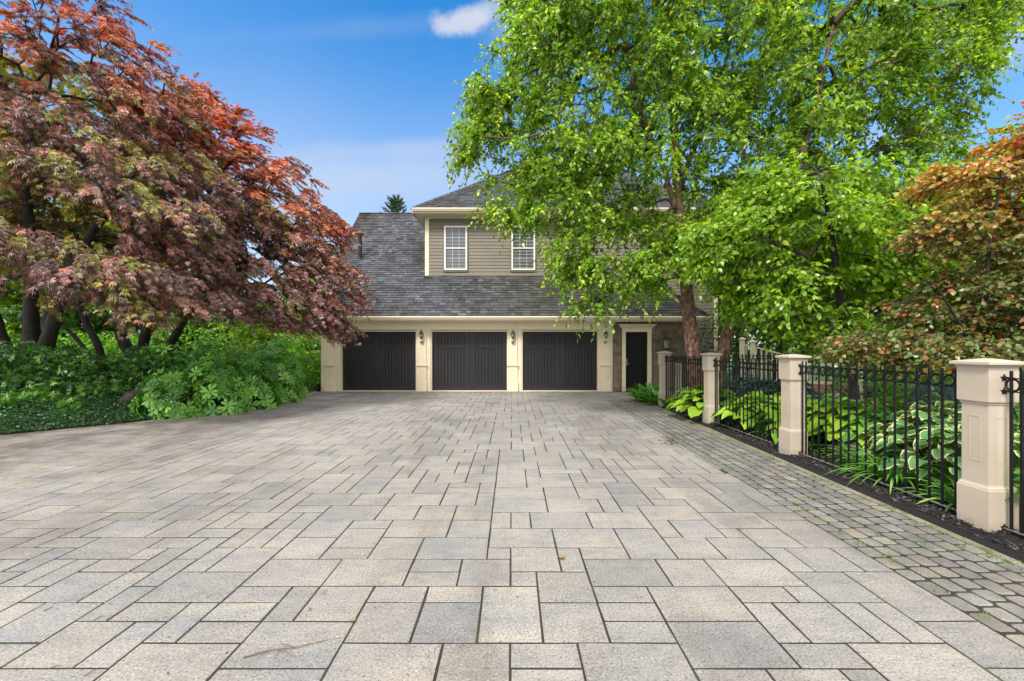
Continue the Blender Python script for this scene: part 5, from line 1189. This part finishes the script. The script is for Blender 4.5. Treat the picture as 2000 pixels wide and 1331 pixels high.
# ------------------------------------------------------------------ hostas and strap-leaved plants
def hosta(name, label, base, R, n, Ls, pal, wts, m, group, wide=.42, tilt=.45, var=False, hgt=.45):
    R *= 1.25; n = int(n * 1.3); Ls *= 1.0; hgt *= 1.3
    """rosette of broad ribbed leaves on arching stalks, outer leaves larger and lower"""
    root = thing(name, label, 'plant', base, 0, group)
    NU, NV = 7, 7; us = np.linspace(-1, 1, NU); vs_ = np.linspace(0, 1, NV)
    prof = np.array([.35, .86, 1.0, .97, .80, .48, .03]); V = []; Fq = []; E = []; tint = []; st = []; b = 0
    for k in range(n):
        ring = (k / n) ** .8; az = k * 2.399 + random.uniform(-.3, .3); rr = ring * R * random.uniform(.85, 1.1); el = 1.15 - ring * 1.0
        h = hgt * (1 - .55 * ring ** 1.5) * random.uniform(.85, 1.15); p = np.array((math.cos(az) * rr, math.sin(az) * rr, h)); d = np.array((math.cos(az), math.sin(az), math.sin(el) * .7 - .15)); d /= np.linalg.norm(d)
        side = np.array((-math.sin(az), math.cos(az), random.uniform(-.25, .25))); side /= np.linalg.norm(side); up = np.cross(side, d); up = up if up[2] > 0 else -up; up /= np.linalg.norm(up)
        Lf = Ls * random.uniform(.75, 1.15); W = Lf * wide * random.uniform(.9, 1.1); wv = random.uniform(0, 6)
        for j, vv in enumerate(vs_):
            for i, uu in enumerate(us):
                w_ = prof[j] * W; cup = .22 * abs(uu) ** 1.5 * w_ ; bend = -tilt * Lf * vv ** 2; rip = .012 * math.sin(uu * 9 + wv) * prof[j] + (.03 * math.sin(vv * 12 + wv + uu) * abs(uu) ** 2) * Lf * 2
                back = -.10 * Lf * abs(uu) if j == 0 else 0
                V.append(p + d * (vv * Lf + back) + side * uu * w_ + up * (cup + rip) + np.array((0, 0, bend))); E.append(max(abs(uu), (vv - .45) * 1.75))
        for j in range(NV - 1):
            for i in range(NU - 1): a = b + j * NU + i; Fq += [a, a + 1, a + NU + 1, a + NU]
        b += NU * NV; c = np.array(random.choices(pal, wts)[0]) * random.uniform(.85, 1.15); tint += [c] * ((NV - 1) * (NU - 1))
        st.append((p * np.array((.15, .15, 0)), p * np.array((.7, .7, .7)), p))
    put = np_mesh('leaves', np.array(V), np.array(Fq), 4, np.array(tint), {'edge': np.array(E)}, True); link('leaves', put, m, root)
    A = np.array([s[0] for s in st]); Bm = np.array([s[1] for s in st]); D = np.array([s[2] for s in st]); V_, F_ = join_quads([frustums(A, Bm, np.full(len(A), .006), np.full(len(A), .005), 5), frustums(Bm, D, np.full(len(A), .005), np.full(len(A), .004), 5)])
    link('stalks', np_mesh('stalks', V_, F_, 4, np.tile((.12, .2, .04), (len(F_) // 4, 1))), M['shrub_leaf'], root); return root
CH1 = ([(.27, .44, .03), (.21, .39, .03), (.34, .50, .05), (.15, .32, .03)], [3, 3, 2, 2])
hg = 'chartreuse hostas behind the iron fence'
for (x, y, R, n, Ls, lb) in [(4.28, 9.15, .55, 60, .30, 'chartreuse hosta spilling through the fence panel below the upright birch trunk'), (4.45, 10.1, .40, 36, .26, 'chartreuse hosta at the foot of the upright birch trunk'), (4.6, 7.75, .5, 60, .27, 'chartreuse hosta right behind the third pillar'),
                             (5.25, 7.9, .45, 46, .26, 'chartreuse hosta farther in than the one behind the third pillar'), (4.75, 6.75, .45, 44, .34, 'long-leaved yellow-green hosta between the second and third pillars'), (5.05, 6.1, .5, 44, .36, 'broad yellow-green hosta just behind the second pillar')]:
    hosta('hosta', lb, (x, y, .02), R, n, Ls, *CH1, M['hosta_leaf'], hg, hgt=.46)
BL = ([(.08, .20, .17), (.11, .25, .22), (.06, .15, .12)], [3, 2, 2])
for (px, Y, R, n, Ls, lb) in [(1470, 9.3, .55, 46, .32, 'blue-green hosta behind the chartreuse ones'), (1540, 8.8, .45, 36, .30, 'blue-green hosta beside the second pillar')]:
    hosta('hosta', lb, (xat(px, Y), Y, .02), R, n, Ls, *BL, M['hosta_leaf'], 'blue hostas behind the iron fence', hgt=.62)
VG = ([(.08, .22, .09), (.10, .27, .11), (.06, .17, .07), (.14, .30, .11)], [3, 3, 2, 2])
for (x, y, R, n, Ls, h, lb) in [(4.72, 4.5, .42, 54, .20, .50, 'variegated hosta nearest the largest pillar'), (5.05, 5.0, .5, 64, .21, .58, 'largest variegated hosta in the middle of the mass'), (4.75, 5.05, .35, 42, .18, .40, 'variegated hosta at the front centre of the mass'), (5.5, 5.4, .5, 56, .21, .6, 'variegated hosta at the back right'),
                                 (4.95, 4.15, .4, 46, .20, .55, 'variegated hosta behind the largest pillar')]:
    hosta('hosta', lb, (x, y, .02), R, n, Ls, *VG, M['hosta_var'], 'variegated hostas behind the iron fence', hgt=h, wide=.40, tilt=.5)
PG = ([(.10, .28, .05), (.14, .35, .06), (.20, .42, .07), (.07, .21, .04)], [3, 3, 2, 2])
for (x, y, R, n, Ls, h, lb) in [(5.0, 5.85, .42, 52, .22, .52, 'plain green hosta at the left end of the variegated ones'), (5.6, 6.2, .5, 56, .22, .55, 'plain green hosta at the back left of the variegated ones'), (5.3, 6.9, .5, 52, .24, .5, 'plain green hosta farther back between the second and third pillars'),
                                 (4.55, 3.3, .38, 44, .2, .5, 'plain green hosta at the right edge of the picture')]:
    hosta('hosta', lb, (x, y, .02), R, n, Ls, *PG, M['hosta_leaf'], 'plain green hostas behind the iron fence', hgt=h, wide=.38, tilt=.5)
def blades(name, label, base, n, Lb, wid, pal, wts, group, spread=1.0, stiff=.5):
    root = thing(name, label, 'plant', base, 0, group); V = []; Fq = []; tint = []; b = 0; ns = 7
    for k in range(n):
        az = random.uniform(0, 6.283); r0 = random.uniform(0, .07) * (1 + spread); L_ = Lb * random.uniform(.6, 1.1); el = random.uniform(.7, 1.45); d = np.array((math.cos(az) * math.cos(el), math.sin(az) * math.cos(el), math.sin(el))); p = np.array((math.cos(az) * r0, math.sin(az) * r0, .0))
        side = np.array((-math.sin(az), math.cos(az), 0)); tw = random.uniform(-.4, .4)
        for i in range(ns + 1):
            t = i / ns; w_ = wid * (min(1, .35 + t * 2.2) if t < .5 else (1 - ((t - .5) / .5) ** 1.8) + .02); s2 = side + np.array((0, 0, tw * t)); V += [p - s2 * w_, p + np.array((0, 0, -.006)), p + s2 * w_]; p = p + d * (L_ / ns); d = d + np.array((math.cos(az) * .10 * spread, math.sin(az) * .10 * spread, -(1 - stiff) * .52)) * 1.0; d = d / np.linalg.norm(d)
        for i in range(ns):
            a = b + i * 3; Fq += [a, a + 1, a + 4, a + 3, a + 1, a + 2, a + 5, a + 4]
        b += (ns + 1) * 3; tint += [np.array(random.choices(pal, wts)[0]) * random.uniform(.8, 1.2)] * (2 * ns)
    return link('leaves', np_mesh('leaves', np.array(V), np.array(Fq), 4, np.array(tint), None, True), M['shrub_leaf'], root)
BP = ([(.11, .30, .05), (.16, .36, .06), (.24, .42, .09), (.08, .22, .04)], [3, 3, 2, 2])
dl = 'strap-leaved daylilies in the mulch'
for (x, y, n, Lb, lb) in [(4.32, 4.75, 75, .52, 'large daylily clump in the middle of the widest fence panel'), (4.28, 4.0, 55, .40, 'daylily clump beside the largest pillar, low behind the fence'), (4.45, 5.35, 50, .42, 'daylily clump left of the large one'), (4.35, 6.3, 46, .36, 'yellowish daylily clump near the second pillar'),
                          (4.5, 7.2, 46, .36, 'daylily clump between the second and third pillars'), (4.75, 3.9, 40, .45, 'daylily clump hidden behind the largest pillar'), (4.6, 3.2, 46, .45, 'daylily clump at the right edge')]:
    blades('daylily', lb, (x, y, .03), int(n * 1.4), Lb * 1.18, .013, *BP, dl)
for (x, y, n, Lb, lb) in [(3.72, 12.25, 60, .55, 'bright green lily clump by the entry door, left one'), (4.0, 11.9, 60, .58, 'bright green lily clump against the farthest pillar'), (3.85, 11.5, 46, .42, 'low green lily clump in front of the farthest pillar'), (4.15, 12.6, 50, .6, 'bright green lily clump nearest the entry door')]:
    blades('lily_of_the_valley', lb, (x, y, .02), n, Lb * 1.15, .038, [(.06, .20, .02), (.09, .27, .025), (.13, .33, .03)], [3, 3, 2], 'broad-bladed clumps at the far end of the bed', stiff=.75)
blades('green_rosette', 'dark green rosette at the foot of the farthest pillar', (4.02, 10.75, .03), 34, .4, .03, [(.04, .14, .03), (.06, .18, .03)], [1, 1], None, stiff=.7)
# ferny low fill between the large plants
for (x, y, R, n, lb) in [(4.65, 7.3, (.35, .3, .3), 500, 'low round-leaved filler plant left of the second pillar'), (4.85, 5.6, (.4, .35, .32), 600, 'fine leaved green filler between hostas'), (4.5, 8.3, (.25, .25, .22), 260, 'low green filler beside the third pillar'), (5.4, 4.7, (.5, .5, .4), 700, 'fine leaved green filler at the back of the hostas')]:
    shrub('filler_plant', lb, 'plant', (x, y, .0), R, n, tpl_diamond(.4, .05, .1), .05, [(.05, .16, .03), (.08, .22, .03), (.11, .26, .05)], [3, 3, 2], group='low filler plants in the bed', shell=.4, nstem=10)

# ------------------------------------------------------------------ small debris on the pavement
def dead_leaf(loc, s, rz, lb, g_='dry leaves on the pavers'):
    V = []; Fq = []
    for j in range(7):
        for i in range(5):
            v, u = j / 6, (i - 2) / 2; w_ = .33 * math.sin(math.pi * min(1, v * .9 + .08)) * s; V.append((u * w_, (v - .5) * s, abs(u) ** 1.5 * .22 * s + .12 * s * (2 * v - 1) ** 2 + .003 + random.uniform(0, .03) * s))
    for j in range(6):
        for i in range(4): a = j * 5 + i; Fq += [a, a + 1, a + 6, a + 5]
    o = link('dry_leaf', np_mesh('dry_leaf', np.array(V), np.array(Fq), 4, smooth=True), M['dry_leaf']); o.location = loc; o.rotation_euler = (0, 0, rz); tag(o, lb, 'leaf', g_)
def gp(px, py, z=.002): Y = CH * F / (py - HY); return Vector(((px - CX) / F * Y, Y, z))
dead_leaf(gp(1096, 1093), .055, 1.0, 'curled brown leaf lying on a slab right of centre')
dead_leaf(gp(605, 1192), .02, .3, 'tiny dark leaf scrap on a slab left of centre'); dead_leaf(gp(690, 1216), .03, 1.9, 'small bent leaf scrap left of centre, nearer the camera')
pc = gp(1312, 862)
chips('leaf_litter', np.stack([pc.x + rng.normal(0, .13, 160), pc.y + rng.normal(0, .16, 160), np.full(160, .005)], 1), .016, .007, [(.10, .06, .03), (.06, .04, .025), (.16, .10, .045), (.04, .03, .02)], M['chip'], 'patch of brown leaf litter beside the cobble border', 'litter', .25)
def twig(pts, r, lb, subs=()):
    m = MB(); m.tube(pts, [r * (1 - .6 * i / (len(pts) - 1)) for i in range(len(pts))], 6)
    for s_ in subs: m.tube(s_, [r * .55, r * .4, r * .2][:len(s_)], 5)
    o = m.build('dry_twig', M['dry_twig']); tag(o, lb, 'twig', 'dry twigs on the pavers')
a, b, c, d = gp(475, 1287, .006), gp(525, 1275, .012), gp(575, 1268, .008), gp(640, 1252, .005)
twig([a, b, c, d], .0035, 'branched dry twig on a slab at lower left', [[b, gp(505, 1288, .01), gp(495, 1295, .004)], [gp(550, 1270, .008), gp(565, 1283, .012), gp(580, 1287, .004)], [c, gp(556, 1262, .01), gp(548, 1258, .004)], [gp(545, 1272, .008), gp(535, 1290, .006)]])
for i, (x1, y1, x2, y2, lb) in enumerate([(85, 1195, 105, 1187, 'short reddish twig near the left edge'), (185, 1212, 202, 1205, 'short twig near the left edge, right of the reddish one'), (165, 1322, 187, 1310, 'short twig in the lower left corner'), (95, 1308, 118, 1302, 'thin twig above the lower left corner')]):
    p, q = gp(x1, y1, .004), gp(x2, y2, .005); twig([p, (p + q) / 2 + Vector((.004, .006, .004)), q], .0025, lb)
# needles, seeds and crumbs scattered on the pavers
n = 2600; y = 1.6 + rng.random(n) ** 1.2 * 12; x = -9 + rng.random(n) * 12.2; kp = (x > np.array([left_x(q) for q in y])); kp &= (rng.random(n) < np.clip(.16 + (-2.5 - x) * .10, .14, .9)); x, y = x[kp], y[kp]
chips('pavement_litter', np.stack([x, y, np.full(len(x), .004)], 1), .007, .0022, [(.10, .05, .025), (.05, .03, .02), (.16, .10, .05), (.03, .025, .02)], M['chip'], 'fallen needles and seed crumbs scattered over the pavers', 'litter', .15)
# moss and weeds in the cobble joints and along the edging
n = 300; pos = []
for k in range(n):
    y = random.uniform(2.0, 12.5); e = 3.54 + .024 * y; bnd = 2.72 + .012 * y
    x = random.choices([random.gauss(e - .03, .04), random.uniform(bnd, e), random.gauss(bnd, .02)], [5, 3, 3])[0]
    x = GX0 + round((x - GX0) / m_) * m_ if False else x
    for q in range(random.randint(5, 16)): pos.append((x + random.gauss(0, .018), y + random.gauss(0, .03), 0))
pos = np.array(pos); n = len(pos); a = rng.random(n) * 6.28
o = put_leaves('joint_weeds', tpl_diamond(.2, .02, .1), pos, np.stack([np.cos(a) * .7, np.sin(a) * .7, np.full(n, .8)], 1), rng.normal(size=(n, 3)), .018 * (.5 + rng.random(n)), mixcols(n, [(.10, .18, .02), (.16, .26, .03), (.2, .22, .05)], [3, 2, 1]), M['shrub_leaf'])
tag(o, 'tiny weeds and moss growing in the cobble joints', 'weeds', None, 'stuff')
